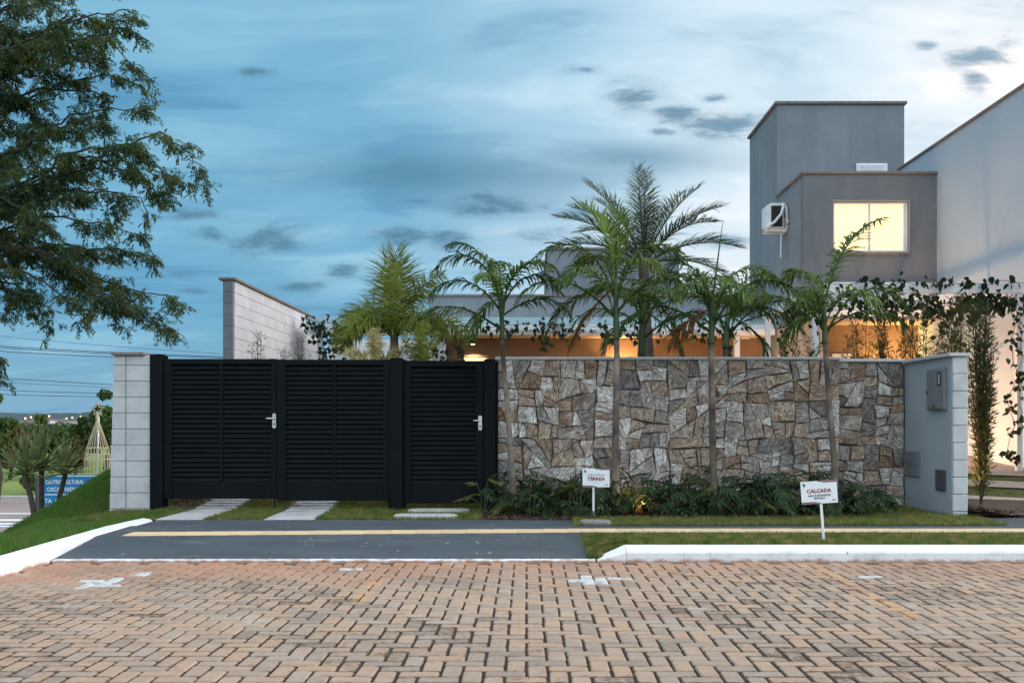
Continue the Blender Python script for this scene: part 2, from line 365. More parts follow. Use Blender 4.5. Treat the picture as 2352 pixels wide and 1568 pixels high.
M['facade'] = mat('sand_plaster', [(.3, (.40, .32, .26)), (.7, (.46, .37, .30))], .9, 1.6, 6, .5, 60, coord='World')
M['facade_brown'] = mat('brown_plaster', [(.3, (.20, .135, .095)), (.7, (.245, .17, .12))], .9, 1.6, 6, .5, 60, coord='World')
M['white'] = mat('white_paint', [(.3, (.70, .71, .72)), (.7, (.80, .81, .82))], .6, 5, 5, coord='World')
M['sky_teal'] = mat('sky_tinted_sheet', [(.3, (.30, .47, .52)), (.7, (.36, .53, .58))], .35, 2, 3, spec=.6, coord='World')  # sky reflected in the metal roof edge, put into the base colour
M['alu'] = mat('white_aluminium', (.72, .72, .74), .4, 6, spec=.5)
M['lit'] = mat('lit_blind', [(.3, (.85, .72, .45)), (.7, (.9, .78, .5))], .8, 1.5, 3, emit=(1.0, .76, .36, 0.95), stretch=(.3, .3, 9), coord='World')
M['lit2'] = mat('lit_glass', (.9, .75, .4), .5, 2, emit=(1.0, .62, .20, 1.6))
M['lampglow'] = mat('lamp_glow', (.9, .8, .6), .5, emit=(1.0, .62, .26, 8))
M['cityglow'] = mat('street_lamp_glow', (.9, .6, .3), .5, emit=(1.0, .5, .16, 7))
M['ac_white'] = mat('white_plastic', (.70, .75, .76), .5, 5, spec=.5)
M['sign_white'] = mat('sign_panel', [(.3, (.70, .74, .76)), (.7, (.76, .80, .82))], .4, 5, spec=.4)
M['sign_red'] = mat('sign_red', (.22, .022, .03), .5, 5)
M['sign_taupe'] = mat('sign_taupe', (.24, .20, .20), .5, 5)
M['sign_ink'] = mat('sign_ink', (.05, .065, .085), .5, 5)
M['sign_pale'] = mat('sign_pale_ink', (.42, .46, .50), .5, 5)
M['sign_leaf'] = mat('sign_leaf', (.05, .17, .04), .5, 5)
M['sign_blue'] = mat('blue_road_sign', [(.3, (.010, .16, .36)), (.7, (.016, .21, .44))], .4, 1.5, 3, coord='World')
M['sign_letter'] = mat('white_sign_letter', (.70, .78, .80), .5, 5)
M['trunk'] = mat('palm_trunk', [(.32, (.055, .042, .033)), (.5, (.145, .115, .088)), (.68, (.29, .245, .195))], .85, 3.2, 5, .4, 40, stretch=(1, 1, 1), coord='World')
M['trunk_dark'] = mat('dark_palm_trunk', [(.3, (.05, .042, .035)), (.7, (.14, .115, .095))], .9, 8, 6, .6, 40, coord='World')
M['shaft'] = mat('green_crownshaft', [(.3, (.045, .070, .040)), (.7, (.085, .12, .062))], .55, 4, 5, stretch=(1, 1, .3), coord='World')
def leafmat(name, a, b, c, rough=.5, tonef=.3, trans=.35, scale=13):
    return mat(name, [(.28, a), (.5, b), (.74, c)], rough, scale, 4, tone='object', tonef=tonef, coord='World', trans=trans, spec=.18)
M['palm'] = leafmat('palm_leaf', (.020, .050, .017), (.058, .112, .024), (.20, .235, .040))
M['palm_lime'] = leafmat('young_palm_leaf', (.055, .10, .015), (.10, .16, .022), (.15, .20, .03))
M['palm_dry'] = leafmat('dry_palm_leaf', (.12, .055, .018), (.24, .11, .03), (.32, .17, .05))
M['palm_far'] = leafmat('feather_palm_leaf', (.045, .065, .050), (.085, .115, .075), (.17, .18, .085))
M['foxtail'] = leafmat('foxtail_leaf', (.085, .135, .022), (.17, .215, .035), (.34, .29, .075))
M['foxtail_pale'] = leafmat('pale_foxtail_leaf', (.22, .20, .07), (.36, .31, .13), (.48, .41, .20))
M['bedleaf'] = leafmat('bed_leaf', (.013, .034, .015), (.030, .062, .024), (.065, .10, .030), .4)
M['bedleaf_y'] = leafmat('yellowing_bed_leaf', (.10, .11, .02), (.16, .15, .03), (.22, .17, .05), .45)
M['vine'] = leafmat('vine_leaf', (.010, .024, .014), (.018, .038, .018), (.045, .070, .022), .45)
M['stem'] = mat('stem', (.045, .035, .022), .8, 12)
M['podo'] = leafmat('podocarpus_leaf', (.035, .050, .016), (.060, .075, .022), (.10, .105, .03), .6)
M['tree'] = leafmat('tree_leaf', (.030, .062, .034), (.058, .100, .038), (.155, .175, .042), .5, .2, .45, 2.6)
M['bark'] = mat('bark', [(.3, (.025, .020, .018)), (.7, (.07, .058, .048))], .9, 9, 6, .5, 40, coord='World')
M['wood_a'] = leafmat('grove_leaf', (.028, .056, .020), (.060, .10, .028), (.14, .17, .038), .7, .3, .2, .8)
M['wood_b'] = leafmat('olive_grove_leaf', (.065, .062, .025), (.12, .10, .04), (.18, .145, .065), .7, .3, .2, .8)
M['hill'] = mat('wooded_hill', [(.3, (.030, .058, .070)), (.7, (.045, .080, .092))], .95, .02, 5, coord='World')  # distance haze put into the colour as a blue tint
M['yucca'] = leafmat('spiky_palm_leaf', (.085, .115, .055), (.17, .21, .09), (.38, .39, .20), .5)
M['bone'] = mat('galvanised_frame', [(.3, (.36, .31, .22)), (.7, (.48, .42, .31))], .6, 6, 3, coord='World')
M['cable'] = mat('cable', (.02, .025, .03), .7)
M['house_far'] = mat('far_house_wall', (.42, .43, .45), .9, 1, tone='object', tonef=.3)
M['roof_far'] = mat('far_house_roof', (.16, .10, .08), .9, 1, tone='object', tonef=.3)

# ------------------------------------------------------------------ mesh helpers
class MB:
    def __init__(s): s.v = []; s.f = []
    def quad(s, *p):
        n = len(s.v); s.v += [tuple(q) for q in p]; s.f.append(tuple(range(n, n + len(p)))); return s
    def box(s, x0, x1, y0, y1, z0, z1):
        n = len(s.v)
        s.v += [(x0, y0, z0), (x1, y0, z0), (x1, y1, z0), (x0, y1, z0), (x0, y0, z1), (x1, y0, z1), (x1, y1, z1), (x0, y1, z1)]
        s.f += [tuple(n + i for i in q) for q in ((0, 3, 2, 1), (4, 5, 6, 7), (0, 1, 5, 4), (1, 2, 6, 5), (2, 3, 7, 6), (3, 0, 4, 7))]
        return s
    def cbox(s, x0, x1, y0, y1, z0, z1, c=.008, M_=None):
        """box with chamfered edges"""
        n = len(s.v); vs = []
        for sx in (0, 1):
            for sy in (0, 1):
                for sz in (0, 1):
                    x = (x0, x1)[sx]; y = (y0, y1)[sy]; z = (z0, z1)[sz]
                    dx, dy, dz = (c, -c)[sx], (c, -c)[sy], (c, -c)[sz]
                    vs += [(x, y + dy, z + dz), (x + dx, y, z + dz), (x + dx, y + dy, z)]
        if M_ is not None: vs = [tuple(M_ @ Vector(v)) for v in vs]
        s.v += vs
        I = lambda sx, sy, sz, k: n + (sx * 4 + sy * 2 + sz) * 3 + k
        F = s.f
        for a in (0, 1):
            o = (lambda l: l if a else l[::-1])
            F.append(tuple(o([I(a, 0, 0, 0), I(a, 1, 0, 0), I(a, 1, 1, 0), I(a, 0, 1, 0)])))
            F.append(tuple(o([I(0, a, 0, 1), I(0, a, 1, 1), I(1, a, 1, 1), I(1, a, 0, 1)])))
            F.append(tuple(o([I(0, 0, a, 2), I(1, 0, a, 2), I(1, 1, a, 2), I(0, 1, a, 2)])))
        for a in (0, 1):
            for b in (0, 1):
                F.append((I(a, b, 0, 0), I(a, b, 1, 0), I(a, b, 1, 1), I(a, b, 0, 1)))
                F.append((I(a, 0, b, 0), I(a, 1, b, 0), I(a, 1, b, 2), I(a, 0, b, 2)))
                F.append((I(0, a, b, 1), I(1, a, b, 1), I(1, a, b, 2), I(0, a, b, 2)))
                for d in (0, 1): F.append((I(a, b, d, 0), I(a, b, d, 1), I(a, b, d, 2)))
        return s
    def tube(s, pts, r, n=6, caps=True):
        pts = [Vector(p) for p in pts]; k0 = len(s.v)
        rs = r if isinstance(r, (list, tuple)) else [r] * len(pts)
        prev = None
        for i, p in enumerate(pts):
            t = (pts[min(i + 1, len(pts) - 1)] - pts[max(i - 1, 0)]).normalized()
            if prev is None:
                a = Vector((0, 0, 1)) if abs(t.z) < .9 else Vector((1, 0, 0))
                u = t.cross(a).normalized()
            else:
                u = (prev - t * prev.dot(t)).normalized()
            prev = u; w = t.cross(u)
            for j in range(n):
                an = 2 * math.pi * j / n
                s.v.append(tuple(p + (u * math.cos(an) + w * math.sin(an)) * rs[i]))
        for i in range(len(pts) - 1):
            for j in range(n):
                a = k0 + i * n + j; b = k0 + i * n + (j + 1) % n
                s.f.append((a, b, b + n, a + n))
        if caps:
            s.f.append(tuple(k0 + j for j in range(n))[::-1]); e = k0 + (len(pts) - 1) * n
            s.f.append(tuple(e + j for j in range(n)))
        return s
    def prism(s, poly, y0, y1):
        """polygon in xz, front at y0"""
        n = len(s.v); k = len(poly)
        s.v += [(p[0], y0, p[1]) for p in poly] + [(p[0], y1, p[1]) for p in poly]
        s.f.append(tuple(range(n, n + k))); s.f.append(tuple(range(n + 2 * k - 1, n + k - 1, -1)))
        for i in range(k): j = (i + 1) % k; s.f.append((n + i, n + k + i, n + k + j, n + j))
        return s
    def mesh(s, name):
        me = bpy.data.meshes.new(name); me.from_pydata(s.v, [], s.f); me.update(); return me
    def build(s, name, m, parent=None, smooth=False):
        me = s.mesh(name); me.materials.append(m)
        if smooth: me.polygons.foreach_set('use_smooth', [True] * len(me.polygons))
        return link(name, me, parent)
def link(name, me, parent=None):
    o = bpy.data.objects.new(name, me); COL.objects.link(o)
    if parent is not None: o.parent = parent
    return o
def npmesh(name, V, F, m, parent=None, smooth=False):
    V = np.asarray(V, dtype=np.float32); F = np.asarray(F, dtype=np.int32)
    me = bpy.data.meshes.new(name)
    me.vertices.add(len(V)); me.vertices.foreach_set('co', V.ravel())
    k = F.shape[1]; me.loops.add(F.size); me.loops.foreach_set('vertex_index', F.ravel())
    me.polygons.add(len(F)); me.polygons.foreach_set('loop_start', np.arange(0, F.size, k, dtype=np.int32))
    me.polygons.foreach_set('loop_total', np.full(len(F), k, dtype=np.int32))
    if smooth: me.polygons.foreach_set('use_smooth', np.ones(len(F), dtype=bool))
    me.update(calc_edges=True); me.materials.append(m)
    return link(name, me, parent)
def tag(o, label, cat, group=None, kind=None):
    if label: o['label'] = label
    if cat: o['category'] = cat
    if group: o['group'] = group
    if kind: o['kind'] = kind
    return o
def thing(name, label, cat, loc=(0, 0, 0), group=None, rz=0):
    o = bpy.data.objects.new(name, None); COL.objects.link(o); o.location = loc; o.rotation_euler = (0, 0, rz)
    o.empty_display_size = .1
    return tag(o, label, cat, group)
def struct(o): o['kind'] = 'structure'; return o
def stuff(o, label=None):
    o['kind'] = 'stuff'
    if label: o['label'] = label
    return o
def diamonds(C, A, B, fold=0.0):
    """leaf quads: centre C, half-length axis A, half-width axis B -> V,F"""
    n = len(C); V = np.empty((n, 4, 3)); V[:, 0] = C - A; V[:, 1] = C + B; V[:, 2] = C + A; V[:, 3] = C - B
    if fold: V[:, 1, 2] += fold; V[:, 3, 2] += fold
    return V.reshape(-1, 3), np.arange(n * 4).reshape(n, 4)
def rand_dirs(n, rng=RNG):
    v = rng.normal(size=(n, 3)); return v / np.linalg.norm(v, axis=1, keepdims=True)
def text(s, size, m, parent, loc, name='lettering', align='LEFT', bold=0.0, sx=1.0):
    c = bpy.data.curves.new(name, 'FONT'); c.body = s; c.size = size; c.align_x = align; c.offset = bold; c.extrude = .0006
    c.resolution_u = 2
    tmp = bpy.data.objects.new(name, c); COL.objects.link(tmp)
    me = bpy.data.meshes.new_from_object(tmp.evaluated_get(bpy.context.evaluated_depsgraph_get()))
    bpy.data.objects.remove(tmp); me.materials.clear(); me.materials.append(m)
    o = link(name, me, parent); o.location = loc; o.rotation_euler = (R(90), 0, 0); o.scale = (sx, 1, 1)
    return o

def smoothstep(a, b, x):
    t = np.clip((x - a) / (b - a), 0, 1); return t * t * (3 - 2 * t)
def gz(Y):            # height of the ground inside and in front of the plot
    return float(np.interp(Y, [8.55, 9.5, 10.4, 11.2, 12.3, 13.0, 20, 30], [.012, .112, .118, .115, .105, .16, .62, 1.0]))

# =================================================================== SETTING
struct(MB().quad((-4000, -400, -3.2), (4000, -400, -3.2), (4000, 5000, -3.2), (-4000, 5000, -3.2)).build('ground', M['country']))

# ---- paved road
CW = .1027; Y0 = 4.533
road = struct(MB().quad((-4.16, -12, -.014), (16, -12, -.014), (16, 8.6, -.014), (-4.16, 8.6, -.014)).build('road', M['sand']))
def paver_verts(lx, ly, c=.009):
    hx, hy = lx / 2 - .0037, ly / 2 - .0037
    k = .010
    def ring(h, z, i):
        a, b = hx - i, hy - i
        return [(-a + k, -b, z), (a - k, -b, z), (a, -b + k, z), (a, b - k, z), (a - k, b, z), (-a + k, b, z), (-a, b - k, z), (-a, -b + k, z)]
    V = ring(0, -.03, 0) + ring(0, -c, 0) + ring(0, 0, c)
    F = []
    for r in (0, 8):
        for j in range(8): F.append((r + j, r + (j + 1) % 8, r + 8 + (j + 1) % 8, r + 8 + j))
    F.append(tuple(range(16, 24)))
    return V, F
PV = {}
for key, (lx, ly) in {'across': (2 * CW, CW), 'along': (CW, 2 * CW)}.items():
    v, f = paver_verts(lx, ly); b = MB(); b.v = v; b.f = f; PV[key] = (v, f); me = b.mesh('paver'); me.materials.append(M['paver']); PV[key + '_me'] = me
bricks = []
rp = random.Random(3)
for i in range(-42, 92):
    for j in range(-25, 41):
        k = (i + j) % 4
        if k == 0: bricks.append(((i + 1) * CW, Y0 + (j + .5) * CW, 'across'))
        elif k == 2: bricks.append(((i + .5) * CW, Y0 + (j + 1) * CW, 'along'))
bricks = [b for b in bricks if -4.13 + (.1 if b[2] == 'across' else .05) < b[0] < 8 and b[1] < 8.62 - (.1 if b[2] == 'along' else .05)]
def inview(X, Y): 
    return Y > 4.55 and -50 < VX + FPX * X / Y < 2400
vis = sorted([b for b in bricks if inview(b[0], b[1])], key=lambda b: b[1])
def sag(X, Y): return .0025 * math.sin(X * 2.1 + 1.3 * math.sin(Y * 1.7)) * math.sin(Y * 2.6 + X * .7)
near = vis[:298]; nearset = set((b[0], b[1]) for b in near)
for (X, Y, k) in near:
    o = link('paver', PV[k + '_me'], road)
    o.location = (X + rp.uniform(-.0012, .0012), Y + rp.uniform(-.0012, .0012), sag(X, Y) + rp.gauss(0, .0014)); o.rotation_euler = (rp.gauss(0, .008), rp.gauss(0, .008), rp.gauss(0, .010))
PALE = [(190, 1338), (215, 1332), (250, 1334), (285, 1331), (205, 1343), (232, 1341), (1345, 1330), (1372, 1334), (1398, 1330), (1425, 1326), (1995, 1323), (1978, 1323), (2010, 1323), (330, 1313), (800, 1308)]
VV = []; FF = []; TT = []
for (X, Y, k) in bricks:
    if (X, Y) in nearset: continue
    v, f = PV[k]; n = len(VV); a = rp.gauss(0, .008); ca, sa = math.cos(a), math.sin(a); dz = sag(X, Y) + rp.gauss(0, .0014); tx, ty = rp.gauss(0, .006), rp.gauss(0, .006)
    VV += [(X + x * ca - y * sa, Y + x * sa + y * ca, z + dz + tx * x + ty * y) for x, y, z in v]
    FF += [tuple(n + q for q in g) for g in f]
    t = rp.random()
    yp = VY + FPX * (HC) / Y; xp = VX + FPX * X / Y
    if any(abs(xp - a_) < 15 and abs(yp - b_) < 4.5 for a_, b_ in PALE): t = 2.0
    TT += [t] * len(f)
b = MB(); b.v = VV; b.f = FF
far = b.build('paver', M['paver_mass'], road); stuff(far)
at = far.data.attributes.new('tone', 'FLOAT', 'FACE'); at.data.foreach_set('value', TT)

wX, wY = [], []
for (px_, py_, n_) in [(700, 1480, 60), (760, 1520, 70), (640, 1420, 30), (1235, 1495, 60), (2140, 1388, 70), (2150, 1540, 40), (560, 1325, 20), (1180, 1560, 40), (880, 1500, 40), (300, 1440, 30), (1900, 1330, 25), (2200, 1455, 40), (60, 1452, 50)]:
    q_ = FPX * HC / (py_ - VY); wX += list(PX(px_, q_) + RNG.normal(0, .035, n_)); wY += list(q_ + RNG.normal(0, .012, n_))
wX, wY = np.array(wX), np.array(wY)

# ---- kerbs
def kerb_piece(b, x0, x1, y0=8.56, h=.097, lean=0.0):
    # profile: upright face, rounded shoulder, sloping top
    pr = [(y0 + .0, -.05), (y0 + .004, h - .022), (y0 + .016, h - .006), (y0 + .034, h + .004), (y0 + .175, h + .030), (y0 + .19, h + .026), (y0 + .19, -.05)]
    n = len(b.v)
    for x in (x0, x1): b.v += [(x, y, z) for y, z in pr]
    k = len(pr)
    for i in range(k): j = (i + 1) % k; b.f.append((n + i, n + k + i, n + k + j, n + j))
    b.f.append(tuple(range(n, n + k))[::-1]); b.f.append(tuple(range(n + k, n + 2 * k)))
kerb = struct(bpy.data.objects.new('kerb', None)); COL.objects.link(kerb)
cuts = [PX(1440, 8.56) + .0, PX(1571, 8.56), PX(1632, 8.56)]
xx = cuts[-1]
while xx < 9: xx += .835; cuts.append(xx)
# ramped end stone
b = MB(); xa, xb = PX(1372, 8.56), cuts[0]
pr0 = [(8.56, -.05), (8.562, .006), (8.575, .010), (8.60, .014), (8.735, .018), (8.75, .016), (8.75, -.05)]
pr1 = [(8.56, -.05), (8.564, .075), (8.576, .091), (8.594, .101), (8.735, .127), (8.75, .123), (8.75, -.05)]
b.v = [(xa, y, z) for y, z in pr0] + [(xb - .003, y, z) for y, z in pr1]
for i in range(7): j = (i + 1) % 7; b.f.append((i, 7 + i, 7 + j, j))
b.f.append(tuple(range(7))[::-1]); b.f.append(tuple(range(7, 14)))
b.build('kerb_stone', M['white_kerb'], kerb)
for i in range(len(cuts) - 1):
    b = MB(); kerb_piece(b, cuts[i] + .0008, cuts[i + 1] - .0008); b.build('kerb_stone', M['white_kerb'], kerb)
# flush kerb across the drive: ragged limewash line
low = struct(bpy.data.objects.new('lowered_kerb', None)); COL.objects.link(low)
xs = np.linspace(-4.05, PX(1368, 8.56), 5)
for i in range(4):
    n = 40; q = np.linspace(xs[i] + .002, xs[i + 1] - .002, n); b = MB()
    fy = 8.545 + RNG.normal(0, .004, n); by = 8.628 + RNG.normal(0, .007, n)
    for a in range(n): b.v += [(q[a], fy[a], -.02), (q[a], fy[a], .016), (q[a], by[a], .020), (q[a], by[a], -.02)]
    for a in range(n - 1):
        for k in range(4): c = (k + 1) % 4; b.f.append((a * 4 + k, a * 4 + 4 + k, a * 4 + 4 + c, a * 4 + c))
    b.f.append((3, 2, 1, 0)); e = (n - 1) * 4; b.f.append((e, e + 1, e + 2, e + 3))
    b.build('kerb_stone', M['white_kerb'], low)
# kerb along the left of the drive, running away from the camera
side = struct(bpy.data.objects.new('side_kerb', None)); COL.objects.link(side)
def side_sec(Y):
    zt = float(np.interp(Y, [0, 7.7, 10.3, 11.0], [.115, .112, .135, .128])); zb = -.05
    w = .17 if Y < 10 else .17 - .05 * (Y - 10)
    xi = -4.06 - .03 * (Y - 8) / 3
    rag = 0
    return [(xi + .0, Y, zb), (xi - .004, Y, zt - .028), (xi - .018, Y, zt - .009), (xi - .038, Y, zt), (xi - w + .012, Y, zt + .012), (xi - w, Y, zt + .004), (xi - w, Y, zb)]
ys = [2.0, 2.9, 3.8, 4.7, 5.6, 6.5, 7.4, 8.3, 9.2, 10.1, 10.98]
for a, c in zip(ys[:-1], ys[1:]):
    b = MB(); sec = [side_sec(a + .003), side_sec((a + c) / 2), side_sec(c - .003)]
    for s_ in sec: b.v += s_
    for r in range(2):
        for i in range(7): j = (i + 1) % 7; b.f.append((r * 7 + i, r * 7 + j, r * 7 + 7 + j, r * 7 + 7 + i))
    b.f.append(tuple(range(7))); b.f.append(tuple(range(14, 21))[::-1])
    b.build('kerb_stone', M['white_kerb'], side)

# ---- painted footpath and drive apron
XE = PX(1325, 9.6)         # right edge of the apron
path = MB()
def sheet(b, x0f, x1f, ys, dz=0, nx=1):
    for a, c in zip(ys[:-1], ys[1:]):
        b.quad((x0f(a), a, gz(a) + dz), (x1f(a), a, gz(a) + dz), (x1f(c), c, gz(c) + dz), (x0f(c), c, gz(c) + dz))
xl = lambda Y: -4.10 - .03 * (Y - 8) / 3
xr = lambda Y: XE + (.10 if Y < 8.7 else .08 * (9.5 - Y) if Y < 9.5 else 0)
sheet(path, xl, xr, [8.6, 8.8, 9.0, 9.2, 9.5])
sheet(path, xl, lambda Y: 12, [9.5, 10.38])
sheet(path, lambda Y: -4.02, lambda Y: PX(1314, 11.1), [10.38, 11.02])
sheet(path, lambda Y: PX(2205, 10.9), lambda Y: 12, [10.38, 11.25])
path = struct(path.build('footpath', M['asphalt']))
tl = MB().cbox(-.1245, .1245, -.15, .15, -.02, .005, .003).mesh('tactile_tile'); tl.materials.append(M['tactile'])
x = -3.72
while x < 9.5:
    o = link('tactile_tile', tl, path); yt_ = 9.66 + .30 * min(1, (x + 3.8) / 4.4); o.location = (x, yt_, gz(yt_) + rp.uniform(-.001, .001)); o.rotation_euler = (0, 0, rp.gauss(0, .006)); x += .2505
struct(MB().quad((-4.2, 9.8, .09), (12, 9.8, .09), (12, 10.1, .09), (-4.2, 10.1, .09)).build('path_bed', M['soil']))

# ---- garden ground (soil) in front of and behind the boundary
gb = MB()
ysg = [10.36, 11.2, 12.3, 13, 14, 16, 18, 20, 23, 27]
for a, c in zip(ysg[:-1], ysg[1:]):
    gb.quad((-5.05, a, gz(a) - .012), (9, a, gz(a) - .012), (9, c, gz(c) - .012), (-5.05, c, gz(c) - .012))
struct(gb.build('garden_soil', M['soil']))

# ---- grass bank on the left
def bank_z(X, Y):
    X = np.asarray(X, float); Y = np.asarray(Y, float)
    t = np.maximum(0, -4.24 - X)
    G = np.interp(Y, [2, 8, 9, 10, 11, 12.25, 13, 14, 15, 18, 24], [.10, .10, .11, .085, .045, .0, .24, .50, .54, .45, -.3])
    G = np.where((X > -5.08) & (Y > 12.3), .0, G)
    tc = np.interp(Y, [2, 8, 9, 10, 11, 12, 13, 14, 18], [.35, .5, .6, .8, 1.1, 1.4, 1.55, 1.6, 1.7])
    up = .112 + (G - .112) * smoothstep(.0, .65, t)
    over = np.maximum(0, t - tc)
    lump = .018 * np.sin(X * 3.1 + Y * 1.3) * np.sin(Y * 2.3 - X)
    return np.maximum(up + lump * smoothstep(.2, .8, t) - .60 * over, -2.9 + .02 * np.minimum(over, 10))
nx, ny = 90, 90
gx = -4.235 - np.concatenate([np.linspace(0, 4, 60), np.linspace(4.3, 40, 30)])
gy = np.linspace(-6, 60, 30).tolist(); gy = np.array(sorted(gy + np.linspace(6.5, 16, 60).tolist()))
GX, GY = np.meshgrid(gx, gy); GZ = bank_z(GX, GY)
V = np.stack([GX, GY, GZ], -1).reshape(-1, 3); idx = np.arange(len(gx) * len(gy)).reshape(len(gy), len(gx))
F = np.stack([idx[:-1, :-1], idx[1:, :-1], idx[1:, 1:], idx[:-1, 1:]], -1).reshape(-1, 4)
bank = struct(npmesh('bank', V, F, M['turf'], smooth=True))

def blades(name, label, X, Y, Z, m, h=(.025, .05), w=.0045, lean=.5):
    n = len(X); a = RNG.uniform(0, 2 * math.pi, n); hh = RNG.uniform(h[0], h[1], n); ww = RNG.uniform(.7, 1.3, n) * w
    la = RNG.uniform(0, 2 * math.pi, n); ll = RNG.uniform(0, lean, n) * hh
    V = np.empty((n, 3, 3))
    V[:, 0] = np.stack([X - np.cos(a) * ww, Y - np.sin(a) * ww, Z - .005], -1)
    V[:, 1] = np.stack([X + np.cos(a) * ww, Y + np.sin(a) * ww, Z - .005], -1)
    V[:, 2] = np.stack([X + np.cos(la) * ll, Y + np.sin(la) * ll, Z + hh], -1)
    o = npmesh(name, V.reshape(-1, 3), np.arange(n * 3).reshape(n, 3), m)
    stuff(o, label); o['category'] = 'grass'; return o
def scatter(n, x0, x1, y0, y1, keep=None):
    X = RNG.uniform(x0, x1, n); Y = RNG.uniform(y0, y1, n)
    if keep is not None: k = keep(X, Y); X, Y = X[k], Y[k]
    return X, Y
gzv = np.vectorize(gz)
# bank grass
blades('joint_weeds', 'dry weeds growing in the joints of the brick paving', wX, wY, np.full(len(wX), -.012), M['grass'], (.015, .035), .0022, 1.2)
n = 150000
Xb = -4.26 - np.abs(RNG.beta(1.0, 2.0, n)) * 4.5; Yb = RNG.uniform(6.2, 15.5, n)
k = (Xb > -.56 * Yb - .6) & ~((Xb > -5.1) & (Yb > 12.25))
Xb, Yb = Xb[k], Yb[k]
blades('bank_grass', 'lush green grass covering the bank left of the white block pier', Xb, Yb, bank_z(Xb, Yb), M['bank_grass'], (.03, .075), .005, .7)

# ---- lawn strips with a turf sheet and blades
def lawn(name, x0, x1, y0, y1, zf, label, dens, h=(.02, .045), keep=None, lift=.004, m='grass'):
    b = MB()
    ys_ = np.linspace(y0, y1, 4)
    for a, c in zip(ys_[:-1], ys_[1:]): b.quad((x0, a, zf(a) + lift), (x1, a, zf(a) + lift), (x1, c, zf(c) + lift), (x0, c, zf(c) + lift))
    s_ = struct(b.build(name, M['turf']))
    X, Y = scatter(int(dens * (x1 - x0) * (y1 - y0)), x0 - .015, x1 + .015, y0 - .015, y1 + .015, keep)
    blades('grass', label, X, Y, np.array([zf(q) for q in Y]) + lift, M[m], h)
lawn('kerb_lawn', PX(1450, 8.7), 9.5, 8.76, 9.50, lambda Y: .120, 'short grass strip between the white kerb and the footpath', 9500, (.02, .05))
lawn('path_lawn', PX(1340, 9.3), PX(1450, 8.7), 9.28, 9.5, lambda Y: .116, 'short grass at the corner where the drive meets the footpath', 9500, (.02, .05))
def corner_z(X, Y): return np.minimum(.022 + np.clip((X - XE - .05) * .12, 0, .06) + np.clip((Y - 8.62) * .13, 0, .09), .122)
b = MB(); qx = np.linspace(XE + .07, PX(1450, 8.7), 9); qy = np.linspace(8.63, 9.3, 9)
for i in range(8):
    for j in range(8):
        if qy[j] < 8.76 and qx[i + 1] > PX(1392, 8.6): continue
        b.quad(*[(x, y, float(corner_z(x, y)) - .012) for x, y in ((qx[i], qy[j]), (qx[i + 1], qy[j]), (qx[i + 1], qy[j + 1]), (qx[i], qy[j + 1]))])
struct(b.build('lawn_corner', M['turf']))
Xc, Yc = scatter(15000, XE + .04, PX(1450, 8.7), 8.63, 9.45, lambda X, Y: (Y > 8.77) | (X < PX(1385, 8.6)))
blades('grass', 'grass corner beside the ramped end of the white kerb', Xc, Yc, corner_z(Xc, Yc) - .010, M['grass'], (.02, .05))
def lawn_edge(X): return np.interp(X, [.5, 3.4, 4.3, 4.72, 5.0], [11.05, 11.15, 11.5, 11.6, 11.3])
b = MB(); q = np.linspace(PX(1320, 10.5), 5.0, 30)
for a, c in zip(q[:-1], q[1:]): b.quad((a, 10.39, .124), (c, 10.39, .124), (c, lawn_edge(c), .128), (a, lawn_edge(a), .128))
struct(b.build('wall_lawn', M['turf']))
X, Y = scatter(45000, PX(1318, 10.5), 5.0, 10.38, 12.6, lambda X, Y: ~((X > PX(1330, 10.55)) & (X < PX(1406, 10.55)) & (Y < 10.74)) & (Y < lawn_edge(X) + RNG.normal(0, .03, len(X))) | ((X > 4.0) & (X < 4.75) & (Y > 11) & (RNG.uniform(0, 1, len(X)) < .8)))
blades('grass', 'short grass strip between the footpath and the planted bed', X, Y, np.full(len(X), .126), M['grass'], (.02, .05))
# lawn behind and below the gates
def in_strip(X, Y):
    c1 = np.abs(X - (-3.83 - .03 * (Y - 11))) < .27; c2 = np.abs(X - (-2.62 - .06 * (Y - 11))) < .29
    st = (np.abs(X + 1.03) < .40) & (np.abs(Y - 12.0) < .15) | (np.abs(X + 1.18) < .38) & (np.abs(Y - 11.28) < .14)
    return c1 | c2 | st
b = MB()
for a, c in zip([11.03, 11.6, 12.3, 13.0, 15.0], [11.6, 12.3, 13.0, 15.0, 17.0]): b.quad((-5.0, a, gz(a) - .004), (-.47, a, gz(a) - .004), (-.47, c, gz(c) - .004), (-5.0, c, gz(c) - .004))
struct(b.build('drive_lawn', M['turf']))
X, Y = scatter(90000, -5.0, -.5, 11.03, 14.6, lambda X, Y: ~in_strip(X, Y) & ~((X < -4.05) & (Y > 12.2)))
blades('grass', 'patchy grass between the paved wheel tracks under the gates', X, Y, gzv(Y) - .004, M['grass'], (.02, .05))

